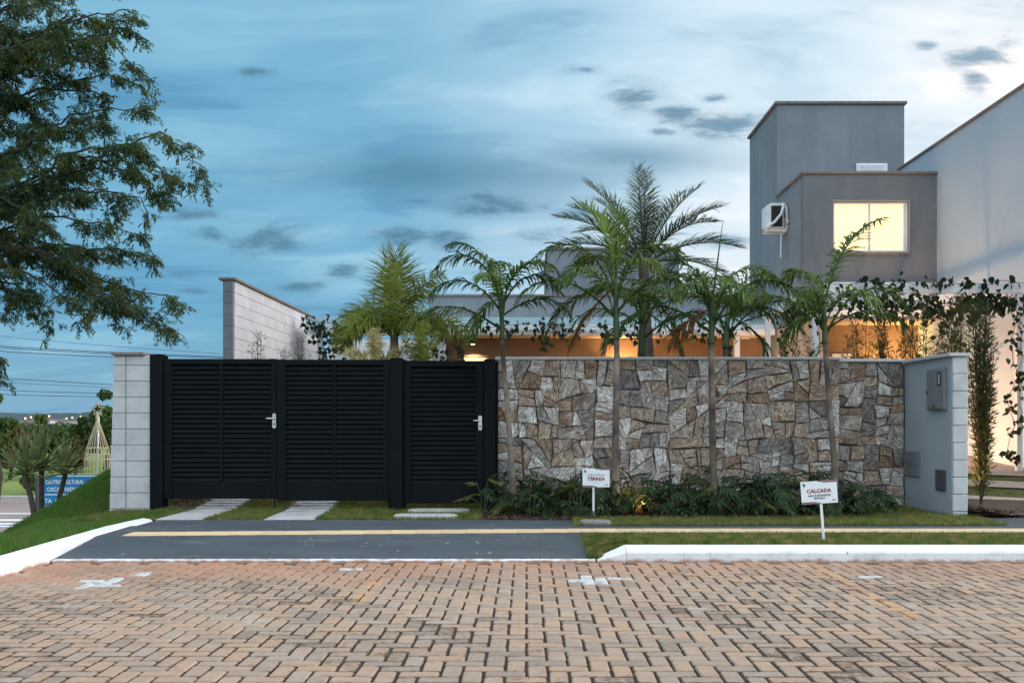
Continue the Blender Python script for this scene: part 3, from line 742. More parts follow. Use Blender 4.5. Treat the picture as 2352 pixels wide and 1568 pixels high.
# paved wheel tracks
def strip(x0, x1, drift, y0, y1, m, name, pw=.1, pl=.2):
    sb = MB(); yk = [y0, 11.2, 12.3, 13.0, y1]
    for a, c in zip(yk[:-1], yk[1:]):
        da, dc = drift * (a - y0) / (y1 - y0), drift * (c - y0) / (y1 - y0)
        sb.quad((x0 + da, a, gz(a) - .001), (x1 + da, a, gz(a) - .001), (x1 + dc, c, gz(c) - .001), (x0 + dc, c, gz(c) - .001))
    root = struct(sb.build(name, M['sand']))
    b = MB(); ny_ = int((y1 - y0) / pl); nx_ = 5; w = (x1 - x0) / nx_
    for i in range(ny_):
        for j in range(nx_ + 1):
            a = x0 + (j - (.5 if i % 2 else 0)) * w; c = a + w
            a = max(a, x0); c = min(c, x1)
            if c - a < .02: continue
            ya = y0 + i * pl; d = drift * (ya - y0) / (y1 - y0); z = gz(ya + pl / 2) + .008 + rp.uniform(-.002, .002)
            b.cbox(a + d + .002, c + d - .002, ya + .002, ya + pl - .002, z - .03, z, .005)
    o = b.build('paver', m, root); stuff(o)
    return root
strip(-4.09, -3.57, -.09, 11.03, 16.4, M['strip'], 'wheel_track')
strip(-2.90, -2.34, -.20, 11.03, 16.4, M['strip'], 'wheel_track')

# drive of the house on the right
b = MB()
def dz(Y): return gz(Y)
rd = MB()
for (xa, xb, m_) in ():
    pass
struct(MB().quad((4.98, 11.27, gz(11.27)), (12, 11.27, gz(11.27)), (12, 12.3, gz(12.3) + .02), (4.98, 12.3, gz(12.3) + .02)).quad((4.98, 12.3, gz(12.3) + .02), (12, 12.3, gz(12.3) + .02), (12, 20, gz(20) + .01), (4.98, 20, gz(20) + .01)).build('side_drive_ground', M['turf']))
def sd_z(Y): return gz(Y) + .025
def track(name, pts):
    """pavers laid in a band between two photo lines; pts = quad corners on the sloping drive"""
    root = struct(MB().quad(*[(x, y, sd_z(y) - .004) for x, y in pts]).build(name, M['sand']))
    A, B_, C_, D_ = [Vector((x, y, 0)) for x, y in pts]
    bb = MB(); n = max(2, int((B_ - A).length / .2)); k = max(2, int((D_ - A).length / .1))
    for i in range(n):
        for j in range(k):
            def at_(u, v): return A.lerp(B_, u).lerp(D_.lerp(C_, u), v)
            p = [at_((i + .02) / n, (j + .04) / k), at_((i + .98) / n, (j + .04) / k), at_((i + .98) / n, (j + .96) / k), at_((i + .02) / n, (j + .96) / k)]
            bb.quad(*[(q.x, q.y, sd_z(q.y) + .008) for q in p])
    stuff(bb.build('paver', M['pink_paver'], root)); return root
track('side_drive_track', [(5.1, 11.3), (9.0, 11.3), (9.0, 12.0), (5.25, 13.6)])
track('side_drive_track', [(5.6, 14.6), (9.5, 13.0), (9.5, 13.8), (5.8, 15.4)])
track('side_drive_terrace', [(5.9, 16.2), (8.19, 15.2), (8.19, 20.0), (5.9, 20.0)])
X, Y = scatter(16000, 5.0, 8.6, 11.6, 16, lambda X, Y: (np.abs(Y - (14.1 - (X - 5.4) * .42)) < .45) | (np.abs(Y - (15.75 - (X - 5.8) * .42)) < .35))
blades('grass', 'grass strips between the paved tracks of the drive on the right', X, Y, gzv(Y) + .01, M['grass'], (.02, .05))

# bark mulch
def chips(label, n, fx, fy, zf, size=(.012, .035)):
    X = fx(n); Y = fy(n); Z = np.array([zf(x, y) for x, y in zip(X, Y)])
    C = np.stack([X, Y, Z + RNG.uniform(.004, .03, n)], -1)
    A = rand_dirs(n); A[:, 2] *= .45; B_ = np.cross(A, rand_dirs(n)); 
    s_ = RNG.uniform(size[0], size[1], n)[:, None]
    A = A * s_; B_ = B_ / np.maximum(np.linalg.norm(B_, axis=1, keepdims=True), 1e-3) * s_ * .45; B_[:, 2] *= .4
    Vv, Ff = diamonds(C, A, B_)
    o = npmesh('bark_mulch', Vv, Ff, M['mulch']); stuff(o, label); o['category'] = 'mulch'
chips('dark bark chips under the plants along the stone wall', 9000, lambda n: RNG.uniform(-.55, 4.2, n), lambda n: RNG.uniform(11.05, 12.3, n), lambda x, y: gz(y) - .01)
chips('small heap of bark chips beside the right block pier', 1500, lambda n: 5.05 + np.abs(RNG.normal(0, .28, n)), lambda n: 11.5 + RNG.normal(0, .14, n), lambda x, y: .14 + .05 * math.exp(-((x - 5.1) / .25) ** 2), (.02, .06))
chips('dark bark chips behind the left gate post', 900, lambda n: RNG.uniform(-4.75, -4.1, n), lambda n: RNG.uniform(12.5, 13.6, n), lambda x, y: gz(y))

# stepping stones
def slab_stone(x0, x1, y0, y1, label, m='slab'):
    z = gz((y0 + y1) / 2)
    b = MB(); n = 14; cx, cy = (x0 + x1) / 2, (y0 + y1) / 2; pts = []
    for i in range(n):
        a = 2 * math.pi * i / n; c, s_ = math.cos(a), math.sin(a)
        r = (abs(c) ** 8 + abs(s_) ** 8) ** (-1 / 8)
        pts.append((cx + c * r * (x1 - x0) / 2 * rp.uniform(.95, 1), cy + s_ * r * (y1 - y0) / 2 * rp.uniform(.94, 1)))
    V = [(x, y, z - .03) for x, y in pts] + [(x, y, z + .030) for x, y in pts] + [(cx + (x - cx) * .975, cy + (y - cy) * .96, z + .037) for x, y in pts]
    b.v = V
    for r_ in (0, n):
        for i in range(n): j = (i + 1) % n; b.f.append((r_ + i, r_ + j, r_ + n + j, r_ + n + i))
    b.f.append(tuple(range(2 * n, 3 * n)))
    tag(b.build('stepping_stone', M[m]), label, 'stepping stone', 'stepping stones in the grass')
slab_stone(PX(938, 12) , PX(1080, 12), 11.82, 12.16, 'pale grey stepping stone just under the pedestrian gate')
slab_stone(PX(905, 11.3), PX(1052, 11.3), 11.12, 11.42, 'brownish stepping stone at the edge of the grey drive')
slab_stone(PX(1332, 10.55), PX(1404, 10.55), 10.40, 10.72, 'small grey slab at the foot of the sign on the left', 'slab_dull')

# =================================================================== BOUNDARY
GY_ = 12.3; K = FPX / GY_
def gx_(x): return (x - VX) / K
def gz_(y): return HC + (VY - y) / K
# block pier at the left
pier = thing('block_pier', 'painted concrete block pier left of the black gates', 'pier', (gx_(305), GY_, 0))
ox = pier.location.x
MB().box(gx_(262) - ox, gx_(345) - ox - .004, .012, .385, -.3, gz_(816)).build('mortar_core', M['mortar'], pier)
z = gz_(817); ch = .1955; first = True
while z > -.1:
    h = .118 if first else ch; first = False
    xa, xm, xb = gx_(261) - ox - .002, gx_(289) - ox, gx_(345.5) - ox
    tw = (gz_(817) - z) * .018
    for (a, c) in ((xa - tw * 1.6, xm - .004), (xm + .004, xb)):
        MB().cbox(a + .002, c - .002, -.002 + rp.uniform(-.002, .002), .39, z - h + .003, z - .003, .006).build('block', M['block'], pier)
    z -= h
MB().cbox(gx_(258) - ox, gx_(332) - ox, -.04, .42, gz_(816), gz_(809), .004).build('coping', M['coping_dark'], pier)
# black gate posts
def post(x0, x1, y, z0, z1, label):
    X0, X1 = gx_(x0), gx_(x1); o = thing('gate_post', label, 'gate post', ((X0 + X1) / 2, y, 0), 'black gate posts')
    w = (X1 - X0) / 2
    MB().cbox(-w, w, -.045, .075, z0, z1, .004).build('tube', M['gate'], o)
    MB().cbox(-w - .003, w + .003, -.048, .078, z1, z1 + .006, .002).build('cap', M['gate'], o)
    MB().cbox(-w - .035, w + .035, .040, .060, z0 + .1, z1 - .01, .002).build('light_stop', M['gate'], o)  # added strip, blocks light leaking through the gaps beside the post
    return o
p1 = post(347, 376, GY_ + .0, -.05, gz_(815.5), 'black steel post next to the white block pier')
post(898, 926.5, GY_ - .03, .0, gz_(823.5), 'black steel post between the double gate and the pedestrian gate')
post(1112, 1137.5, GY_ - .01, .0, gz_(826.5), 'black steel post against the stone wall')
slat_cache = {}
def slat_mesh(w):
    k = round(w, 3)
    if k not in slat_cache:
        b = MB(); a = R(56); c, s_ = math.cos(a), math.sin(a); L_, t = .074, .004
        pr = [(-t * s_, -t * c), (t * s_, t * c)]
        p0 = (0, 0); p1_ = (c * L_, s_ * L_)
        prof = [(p0[0] - t * s_, p0[1] + t * c), (p0[0] + t * s_, p0[1] - t * c), (p1_[0] + t * s_, p1_[1] - t * c), (p1_[0] - t * s_, p1_[1] + t * c)]
        for x in (-w / 2, w / 2): b.v += [(x, y, z) for y, z in prof]
        for i in range(4): j = (i + 1) % 4; b.f.append((i, j, 4 + j, 4 + i))
        b.f += [(3, 2, 1, 0), (4, 5, 6, 7)]
        me = b.mesh('slat'); me.materials.append(M['gate']); slat_cache[k] = me
    return slat_cache[k]
def handle(parent, px, py, plx, ox):
    # long plate with keyhole, lever pointing left
    b = MB(); n = 16; w, h = .0225, .092
    pts = []
    for i in range(n):
        a = 2 * math.pi * (i + .5) / n; pts.append((math.cos(a) * w, math.sin(a) * w + (h - w) * (1 if math.sin(a) > 0 else -1)))
    b.prism([(gx_(px) - ox + x, gz_(py) + z) for x, z in pts][::-1], -.030, -.018)
    pl = b.build('lock_plate', M['chrome'], parent)
    X, Z = gx_(px) - ox, gz_(py) + .028
    lv = MB().tube([(X, -.02, Z), (X, -.06, Z)], .010, 8).tube([(X + .008, -.062, Z), (X - .02, -.064, Z), (gx_(plx) - ox + .02, -.064, Z + .002), (gx_(plx) - ox, -.060, Z)], [.0085, .0095, .0085, .007], 8)
    lv.build('lever', M['chrome'], parent, True)
    MB().cbox(X - .007, X + .007, -.033, -.0295, Z - .085, Z - .055, .001).build('keyhole', M['dark'], parent)
def leaf(x0, x1, panels, top, ptop, pbot, bot, label, name, group=None):
    X0, X1 = gx_(x0), gx_(x1); ox = (X0 + X1) / 2
    o = thing(name, label, 'gate', (ox, GY_, 0), group)
    edges = [x0] + [q for p in panels for q in p] + [x1]
    ed = [gx_(e) - ox for e in edges]
    z1, zt, zb, z0 = gz_(top), gz_(ptop), gz_(pbot), gz_(bot)
    MB().cbox(ed[0], ed[1], -.02, .03, z0, z1, .003).build('stile', M['gate'], o)
    MB().cbox(ed[-2], ed[-1], -.02, .03, z0, z1, .003).build('stile', M['gate'], o)
    MB().cbox(ed[1] + .001, ed[-2] - .001, -.018, .03, zt, z1 - .001, .003).build('top_rail', M['gate'], o)
    MB().cbox(ed[1] + .001, ed[-2] - .001, -.012, .03, z0 + .001, zb, .003).build('kick_panel', M['gate'], o)
    for i in range(len(panels) - 1): MB().cbox(gx_(panels[i][1]) - ox, gx_(panels[i + 1][0]) - ox, -.016, .03, zb, zt, .003).build('mullion', M['gate'], o)
    n = 24; pitch = (zt - zb) / n
    for (a, c) in panels:
        a, c = gx_(a) - ox, gx_(c) - ox
        for i in range(n):
            s_ = link('slat', slat_mesh(c - a + .004), o); s_.location = ((a + c) / 2, -.012, zb + i * pitch - .002)
            s_.rotation_euler = (rp.gauss(0, .008), 0, rp.gauss(0, .0006))
    return o, ox
g1, o1 = leaf(377, 636, [(396, 504), (512.5, 622)], 824, 836, 1104, 1145, 'left leaf of the black louvred double gate', 'gate_leaf', 'leaves of the black double gate')
g2, o2 = leaf(637, 897, [(657, 765), (771.5, 880)], 825.5, 838, 1106, 1149, 'right leaf of the black louvred double gate with a lever handle', 'gate_leaf', 'leaves of the black double gate')
g3, o3 = leaf(927.5, 1111, [(944, 1093)], 828, 842, 1110, 1155, 'single black louvred pedestrian gate beside the stone wall', 'pedestrian_gate')
handle(g2, 645 - 8 - 6, 966, 613, o2)
handle(g3, 1103, 971, 1087, o3)
MB().tube([(gx_(631) - o1, .0, gz_(1140)), (gx_(631) - o1, .0, gz_(1172))], .008, 6).build('drop_bolt', M['gate'], g1)

# ---- random rubble facing: recursive cuts of a rectangle into stones
rs = random.Random(21)
def clip(poly, p, nrm):
    out = []; k = len(poly)
    for i in range(k):
        a, c = poly[i], poly[(i + 1) % k]
        da = (a[0] - p[0]) * nrm[0] + (a[1] - p[1]) * nrm[1]; dc = (c[0] - p[0]) * nrm[0] + (c[1] - p[1]) * nrm[1]
        if da >= 0: out.append(a)
        if (da >= 0) != (dc >= 0):
            t = da / (da - dc); out.append((a[0] + (c[0] - a[0]) * t, a[1] + (c[1] - a[1]) * t))
    return out
def area(p): return abs(sum(p[i][0] * p[(i + 1) % len(p)][1] - p[(i + 1) % len(p)][0] * p[i][1] for i in range(len(p)))) / 2
def split(poly, target, depth=0):
    A = area(poly)
    if A < target * rs.choice((.7, 1, 1, 1.3, 1.9)) and depth > 2: return [poly]
    xs_ = [p[0] for p in poly]; zs_ = [p[1] for p in poly]
    w, h = max(xs_) - min(xs_), max(zs_) - min(zs_)
    cx, cz = sum(xs_) / len(poly), sum(zs_) / len(poly)
    vert = w > h * rs.uniform(.75, 1.35)
    ang = (0 if vert else math.pi / 2) + rs.gauss(0, .15 if depth > 3 else .07)
    if rs.random() < .12 and depth > 3: ang += rs.choice((-1, 1)) * rs.uniform(.3, .7)
    nrm = (math.cos(ang), math.sin(ang)); f = rs.uniform(-.17, .17)
    p = (cx + nrm[0] * f * w, cz + nrm[1] * f * h)
    a, c = clip(poly, p, nrm), clip(poly, p, (-nrm[0], -nrm[1]))
    if len(a) < 3 or len(c) < 3: return [poly]
    return split(a, target, depth + 1) + split(c, target, depth + 1)
def inset(poly, d):
    k = len(poly); out = []
    s_ = sum(poly[i][0] * poly[(i + 1) % k][1] - poly[(i + 1) % k][0] * poly[i][1] for i in range(k))
    if s_ < 0: poly = poly[::-1]
    cur = poly
    for i in range(k):
        a, c = poly[i], poly[(i + 1) % k]
        L_ = math.hypot(c[0] - a[0], c[1] - a[1])
        if L_ < 1e-5: continue
        nrm = (-(c[1] - a[1]) / L_, (c[0] - a[0]) / L_)
        cur = clip(cur, (a[0] + nrm[0] * d, a[1] + nrm[1] * d), nrm)
        if len(cur) < 3: return []
    return cur
def densify(poly, amp):
    out = []
    for i in range(len(poly)):
        a, c = poly[i], poly[(i + 1) % len(poly)]
        out.append(a); L_ = math.hypot(c[0] - a[0], c[1] - a[1])
        if L_ > .10:
            t = rs.uniform(.35, .65); nx_, nz_ = -(c[1] - a[1]) / L_, (c[0] - a[0]) / L_; d = rs.uniform(-amp * .3, amp)
            out.append((a[0] + (c[0] - a[0]) * t + nx_ * d, a[1] + (c[1] - a[1]) * t + nz_ * d))
    return out
def stone_face(root, x0, x1, z0, z1, target, yfront):
    cnt = 0
    for poly in split([(x0, z0), (x1, z0), (x1, z1), (x0, z1)], target):
        def warp(v):
            e = min(1, min(v[0] - x0, x1 - v[0], v[1] - z0, z1 - v[1]) / .06); e = max(e, 0)
            return (v[0] + e * .017 * math.sin(v[1] * 15.0 + 2.3 * math.sin(v[0] * 6.1)), v[1] + e * .019 * math.sin(v[0] * 13.0 + 2.1 * math.sin(v[1] * 7.3 + v[0] * 2)))
        p = inset([warp(v) for v in poly], .0022)
        if len(p) < 3 or area(p) < .0012: continue
        # knock off a corner now and then
        if rs.random() < .22 and len(p) >= 4:
            i = rs.randrange(len(p)); a, m_, c = p[i - 1], p[i], p[(i + 1) % len(p)]; t = rs.uniform(.10, .25)
            q1 = (m_[0] + (a[0] - m_[0]) * t, m_[1] + (a[1] - m_[1]) * t); q2 = (m_[0] + (c[0] - m_[0]) * t, m_[1] + (c[1] - m_[1]) * t)
            p = p[:i] + [q1, q2] + p[i + 1:] if i else [q1, q2] + p[1:]
        p = densify(p, .006)
        q = []
        cx, cz = sum(v[0] for v in p) / len(p), sum(v[1] for v in p) / len(p)
        for v in p:
            L_ = math.hypot(v[0] - cx, v[1] - cz); d = rs.uniform(.006, .014); t = max(.3, 1 - d / max(L_, .01)); q.append((cx + (v[0] - cx) * t, cz + (v[1] - cz) * t))
        proud = rs.uniform(-.004, .030); tx, tz = rs.gauss(0, .08), rs.gauss(0, .08)
        b = MB(); k = len(p)
        b.v = [(v[0] - cx, .03, v[1] - cz) for v in p] + [(v[0] - cx, -proud + .009 + rs.uniform(-.003, .003), v[1] - cz) for v in p]
        b.v += [(v[0] - cx, -proud + tx * (v[0] - cx) + tz * (v[1] - cz) + rs.uniform(-.003, .003), v[1] - cz) for v in q] + [(rs.gauss(0, .02), -proud - .003, rs.gauss(0, .02))]
        for r_ in (0, k):
            for i in range(k): j = (i + 1) % k; b.f.append((r_ + i, r_ + j, r_ + k + j, r_ + k + i))
        for i in range(k): b.f.append((2 * k + i, 2 * k + (i + 1) % k, 3 * k))
        o = b.build('stone', M['stone'], root); o.location = (cx, yfront, cz); cnt += 1
    return cnt
SW_Y = 12.40; sk = FPX / SW_Y
def sx_(x): return (x - VX) / sk
sw = thing('stone_wall', 'long wall faced with irregular grey and brown stones behind the palms', 'wall', (0, SW_Y, 0))
zt = HC + (VY - 826) / sk; XS0, XS1 = sx_(1139), sx_(1927)
MB().box(XS0 + .01, XS1 - .01, .02, .22, -.1, zt).build('backing', M['joint'], sw)
ns1 = stone_face(sw, XS0, XS1, .0, zt, .041, 0)
zc = HC + (VY - 819.5) / sk
cx = XS0 - .01
for k, L_ in enumerate((1.25, 1.2, 1.07, .77)):
    MB().cbox(cx + .002, min(cx + L_, XS1 + .012) - .002, -.035, .26, zt, zc, .004).build('coping', M['coping'], sw); cx += L_
RY = 12.75; rk = FPX / RY
sw2 = thing('stone_wall', 'short recessed stone wall between the long stone wall and the meter wall', 'wall', (0, RY, 0))
XR0, XR1 = (1926 - VX) / rk - .05, (2072 - VX) / rk + .02
zt2 = HC + (VY - 831) / rk
MB().box(XR0, XR1, .02, .2, -.1, zt2).build('backing', M['joint'], sw2)
stone_face(sw2, XR0, XR1, .05, zt2, .038, 0)
MB().cbox(XR0, XR1 + .0, -.035, .24, zt2, HC + (VY - 824) / rk, .004).build('coping', M['coping'], sw2)

# ---- meter wall at the right
MX, MY0, MY1 = 4.825, 11.33, 12.76
mw = thing('meter_wall', 'blue grey rendered wall end with a white block edge at the right', 'wall', (MX, MY0, 0))
zt3 = HC + (VY - 818) / (FPX / MY0)
MB().box(.004, .165, .12, MY1 - MY0 + .1, -.1, zt3).build('core', M['mortar'], mw)
b = MB(); b.quad((0, .0, -.1), (0, 0, zt3), (0, MY1 - MY0, zt3), (0, MY1 - MY0, -.1)); b.box(.0, .003, .012, MY1 - MY0, -.1, zt3)
MB().cbox(-.006, .006, .012, MY1 - MY0, -.1, zt3 - .001, .003).build('render_coat', M['meter_tone'], mw)
z = zt3 - .002
hh = [.195] * 11
for h in hh:
    if z < -.05: break
    MB().cbox(.006 + rp.uniform(-.003, .003), .172 + rp.uniform(-.003, .003), rp.uniform(-.003, .003), .13, z - h + .003, z - .002, .007).build('block', M['block'], mw); z -= h
MB().cbox(-.05, .195, -.035, MY1 - MY0 - .02, zt3, zt3 + .037, .004).build('coping', M['coping'], mw)
def mpt(x, y):       # photo point on the left face of the meter wall
    Y = FPX * MX / (x - VX); return Y, PZ(y, Y)
def wall_box(x0, x1, y0, y1, depth, m, name, label, cat):
    ya, _ = mpt(x1, 0); yb, _ = mpt(x0, 0); zt_ = (PZ(y0, ya) + PZ(y0, yb)) / 2; zb_ = (PZ(y1, ya) + PZ(y1, yb)) / 2
    o = thing(name, label, cat, (MX - .006, ya, zb_), 'meter boxes on the wall')
    MB().cbox(-depth, .0, 0, yb - ya, 0, zt_ - zb_, .006).build('case', m, o)
    return o, yb - ya, zt_ - zb_
o, w, h = wall_box(2138, 2177.5, 845, 941, .045, M['box_grey'], 'electricity_meter_box', 'tall grey meter box with a small framed window', 'meter box')
MB().cbox(-.054, -.0455, .018, w - .018, .02, h - .018, .003).build('door', M['box_grey'], o)
fr = MB(); a, c, e, f_ = .055, .155, h - .21, h - .055
fr.cbox(-.060, -.0545, a, a + .018, e, f_, .002).cbox(-.060, -.0545, c - .018, c, e, f_, .002).cbox(-.060, -.0545, a, c, e - .001, e + .017, .002).cbox(-.060, -.0545, a, c, f_ - .017, f_ + .001, .002).build('window_frame', M['dark'], o)
MB().box(-.0560, -.0545, a + .014, c - .014, e + .012, f_ - .012).build('window_pane', M['meter_tone'], o)
MB().cbox(-.066, -.0545, w - .06, w - .02, h * .40, h * .46, .003).build('latch', M['box_dark'], o)
MB().cbox(-.066, -.0545, w * .45, w * .45 + .05, h * .05, h * .12, .003).build('latch', M['box_dark'], o)
o, w, h = wall_box(2082, 2115, 1035, 1094, .03, M['box_grey'], 'utility_box', 'low grey box with a louvred door near the stone wall', 'utility box')
MB().cbox(-.038, -.0305, .015, w - .015, .015, h - .015, .003).build('door', M['box_grey'], o)
for k in range(6): MB().cbox(-.044, -.0385, w * .35, w * .65, h * (.36 + .055 * k), h * (.36 + .055 * k) + .008, .002).build('vent_slat', M['box_grey'], o)
MB().tube([(-.038, w - .03, h * .5), (-.046, w - .03, h * .5)], .011, 8).build('lock', M['dark'], o)
o, w, h = wall_box(2153, 2174.5, 1078, 1126, .022, M['box_dark'], 'utility_cover', 'small dark grey cover plate low beside the white blocks', 'utility box')
MB().cbox(-.026, -.0225, .012, w - .012, .012, h - .012, .0015).build('door', M['box_dark'], o)

# boundary block wall running back on the left
def block_wall(name, label, x0, x1, y0, y1, z0, z1, m, me_, ch=.2, bl=.4, cop='coping_dark'):
    o = thing(name, label, 'wall', (x0, y0, 0))
    MB().box(.008, x1 - x0 - .006, .008, y1 - y0, z0, z1).build('core', M['mortar'], o)
    z = z1; row = 0; cache = {}
    while z > z0 + .02:
        h = min(ch, z - z0)
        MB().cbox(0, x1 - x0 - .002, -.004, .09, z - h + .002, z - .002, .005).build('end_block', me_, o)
        y = .092
        off = bl * .5 if row % 2 else 0
        yy = y - off
        while yy < y1 - y0:
            a, c = max(yy, y), min(yy + bl, y1 - y0)
            if c - a > .04:
                k = (round(c - a, 3), round(h, 3))
                if k not in cache:
                    cache[k] = MB().cbox(0, .03, .0025, c - a - .0025, .0025 - h, -.0025, .004).mesh('block'); cache[k].materials.append(m)
                q = link('block', cache[k], o); q.location = (x1 - x0 - .024 + rp.uniform(-.002, .002), a, z)
            yy += bl
        z -= h; row += 1
    MB().cbox(-.07, x1 - x0 + .05, -.03, y1 - y0, z1, z1 + .045, .004).build('coping', M[cop], o)
    return o
BWX1 = PX(535, 17.4); BWX0 = PX(512, 17.4)
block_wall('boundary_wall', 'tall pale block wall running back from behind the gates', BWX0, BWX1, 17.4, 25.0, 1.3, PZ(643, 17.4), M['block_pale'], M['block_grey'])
MB().box(BWX0 + .01, BWX1 - .01, 17.42, 25, 0, 1.3).build('wall_base', M['mortar'], bpy.data.objects['boundary_wall'])
lowo = thing('boundary_wall', 'low block wall running back from the left pier', 'wall', (gx_(268), 12.7, 0))
MB().cbox(0, .14, 0, 4.69, -.5, 1.95, .006).build('blockwork', M['block_pale'], lowo)
for o_ in bpy.data.objects['boundary_wall'].children:
    if o_.name.startswith('wall_base'): o_.location = (-BWX0, -17.4, 0)

# =================================================================== HOUSES
# ---- single-storey house behind the wall
HF = 23.1
h1 = thing('single_storey_house', 'low house with a lit sand coloured front under a white roof edge', 'house', (0, HF, 0))
X0, X1 = PX(1012, HF), 5.45
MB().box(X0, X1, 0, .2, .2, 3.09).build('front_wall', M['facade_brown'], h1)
MB().box(-4.88, X0, 1.6, 1.75, .2, 3.2).build('patio_wall', M['white'], h1)
MB().box(X0, X0 + .2, .2, 5, .2, 3.09).build('side_wall', M['plaster'], h1)
sl = MB().box(X0 - .1, X1, -1.1, 0, 3.10, 3.20).build('soffit', M['facade'], h1)
fa = MB().cbox(-4.85, X1, -1.16, -1.10, 3.085, 3.20, .005).cbox(-4.85, X1, -1.13, -1.07, 3.203, 3.30, .005).build('fascia', M['white'], h1)
MB().cbox(-4.86, X1, -1.05, -1.00, 3.30, 3.475, .004).build('roof_edge', M['sky_teal'], h1)
MB().box(-4.85, X1, -1.0, 0, 3.31, 3.34).build('roof_slab', M['white'], h1)
PT = PZ(681, 23.3)
MB().box(PX(985, 23.3), 5.5, .2, 6, 3.3, PT).build('parapet_wall', M['plaster'], h1)
MB().cbox(PX(985, 23.3) - .04, 5.5, .16, .42, PT, PT + .05, .004).build('parapet_coping', M['coping_dark'], h1)
TX0, TX1, TZ = PX(1258, 26), PX(1560, 26), PZ(574, 26)
MB().box(TX0, TX1, 2.9, 7.9, PT - .2, TZ).build('water_tank_tower', M['plaster'], h1)
MB().cbox(TX0 - .04, TX1 + .04, 2.86, 7.94, TZ, TZ + .06, .004).build('tower_coping', M['coping_dark'], h1)
cp = [P(1250, 600, 27), P(1238, 603, 27), P(1226, 610, 27), P(1222, 622, 27), P(1220, 640, 27)]
MB().tube([p - Vector((0, HF, 0)) for p in cp], .015, 6).build('vent_pipe', M['white'], h1)
dx0, dx1 = PX(1058, HF), PX(1122, HF)
d = MB().cbox(dx0, dx0 + .05, -.03, .0, .4, 2.72, .004).cbox(dx1 - .05, dx1, -.03, .0, .4, 2.72, .004).cbox(dx0 + .051, dx1 - .051, -.03, .0, 2.66, 2.72, .004).build('door', M['facade'], h1)
MB().box(dx0 + .06, dx1 - .06, -.015, -.002, .4, 2.645).build('lit_pane', M['lit2'], d)
# posts of the roof edge
for k, (xp, z0) in enumerate(((735, .4), (1018, .4), (1693, .4))):
    MB().cbox(PX(xp, 22) - .06, PX(xp, 22) + .06, -1.12, -1.0, z0, 3.08, .006).build('post', M['white'], h1)

# ---- two-storey house on the right
AY = 20.0; AX0, AX1 = PX(1845, AY), PX(2152, AY)
h2 = thing('two_storey_house', 'grey two storey house with a lit window and a tall tower', 'house', (0, AY, 0))
AZ = PZ(400, AY)
TY = 22.1; TZ2 = PZ(240, TY); TXR = PX(2077, TY)
wx0, wx1, wz0, wz1 = PX(1914, AY), PX(2087, AY), PZ(579, AY), PZ(462, AY)
w = MB()
w.box(AX0, wx0, 0, .2, 3.24, AZ).box(wx1, AX1 - .003, 0, .2, 3.24, AZ).box(wx0 - .0, wx1, 0, .2, 3.24, wz0).box(wx0, wx1, 0, .2, wz1, AZ)
w.build('front_wall', M['plaster_dark'], h2)
MB().box(AX0 + .004, AX0 + .2, .2, 2.1, 3.24, AZ).build('side_wall', M['plaster'], h2)
MB().cbox(AX0 - .04, AX1, -.04, .22, AZ, AZ + .05, .004).cbox(AX0 - .04, AX0 + .22, .222, 2.1, AZ, AZ + .05, .004).build('annex_coping', M['coping_dark'], h2)
MB().box(AX0 + .2, AX1, .2, 2.1, AZ - .4, AZ - .35).build('annex_roof', M['plaster'], h2)
MB().box(AX0, TXR, 2.1, 4.8, 0, TZ2).build('tower', M['plaster'], h2)
MB().cbox(AX0 - .05, TXR + .05, 2.05, 4.85, TZ2, TZ2 + .06, .004).build('tower_coping', M['coping_dark'], h2)
# ground floor: side wall, recess, soffit
MB().box(AX0 + .003, AX0 + .45, .003, 2.1, .3, 3.2).build('ground_floor_wall', M['facade'], h2)
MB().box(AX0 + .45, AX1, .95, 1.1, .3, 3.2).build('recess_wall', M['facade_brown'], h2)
MB().box(AX0 + .002, AX1 - .004, .002, 1.1, 3.2, 3.235).build('recess_ceiling', M['facade'], h2)
MB().cbox(PX(1910, 20.95), PX(1955, 20.95), .91, .948, .5, 2.6, .004).build('door', M['white'], h2)
# big window
win = MB(); t = .045
ya, yb = .05, .11
win.cbox(wx0, wx0 + t, ya, yb, wz0, wz1, .004).cbox(wx1 - t, wx1, ya, yb, wz0, wz1, .004).cbox(wx0 + t + .001, wx1 - t - .001, ya, yb, wz1 - t, wz1, .004).cbox(wx0 + t + .001, wx1 - t - .001, ya, yb, wz0, wz0 + t, .004)
mid = (wx0 + wx1) / 2 - .01
win.cbox(mid - .025, mid + .025, ya + .01, yb - .01, wz0 + t + .001, wz1 - t - .001, .004).cbox(wx1 - t - .035, wx1 - t - .004, ya + .02, yb - .01, wz0 + t + .001, wz1 - t - .001, .004)
wo = win.build('window', M['alu'], h2)
MB().box(wx0 + t + .001, mid - .026, .085, .095, wz0 + t, wz1 - t).build('pane', M['lit'], wo)
MB().box(mid + .026, wx1 - t - .036, .085, .095, wz0 + t, wz1 - t).build('pane', M['lit'], wo)
M['blind'] = mat('cream_blind', (.8, .68, .42), .8, 4, emit=(1.0, .72, .32, 0.72))
k_ = wz0 + t + .02
while k_ < wz1 - t - .01:
    MB().box(wx0 + t + .004, mid - .028, .081, .0835, k_, k_ + .006).box(mid + .029, wx1 - t - .038, .081, .0835, k_, k_ + .006).build('blind_slat', M['blind'], wo); k_ += .055
MB().cbox(wx0 - .03, wx1 + .03, -.035, .049, wz0 - .06, wz0 - .002, .004).build('sill', M['coping_dark'], wo)
MB().cbox(wx0 - .012, wx1 + .012, -.006, .049, wz1 + .001, wz1 + .02, .002).cbox(wx1 + .001, wx1 + .022, -.006, .049, wz0, wz1, .002).build('reveal', M['facade'], wo)
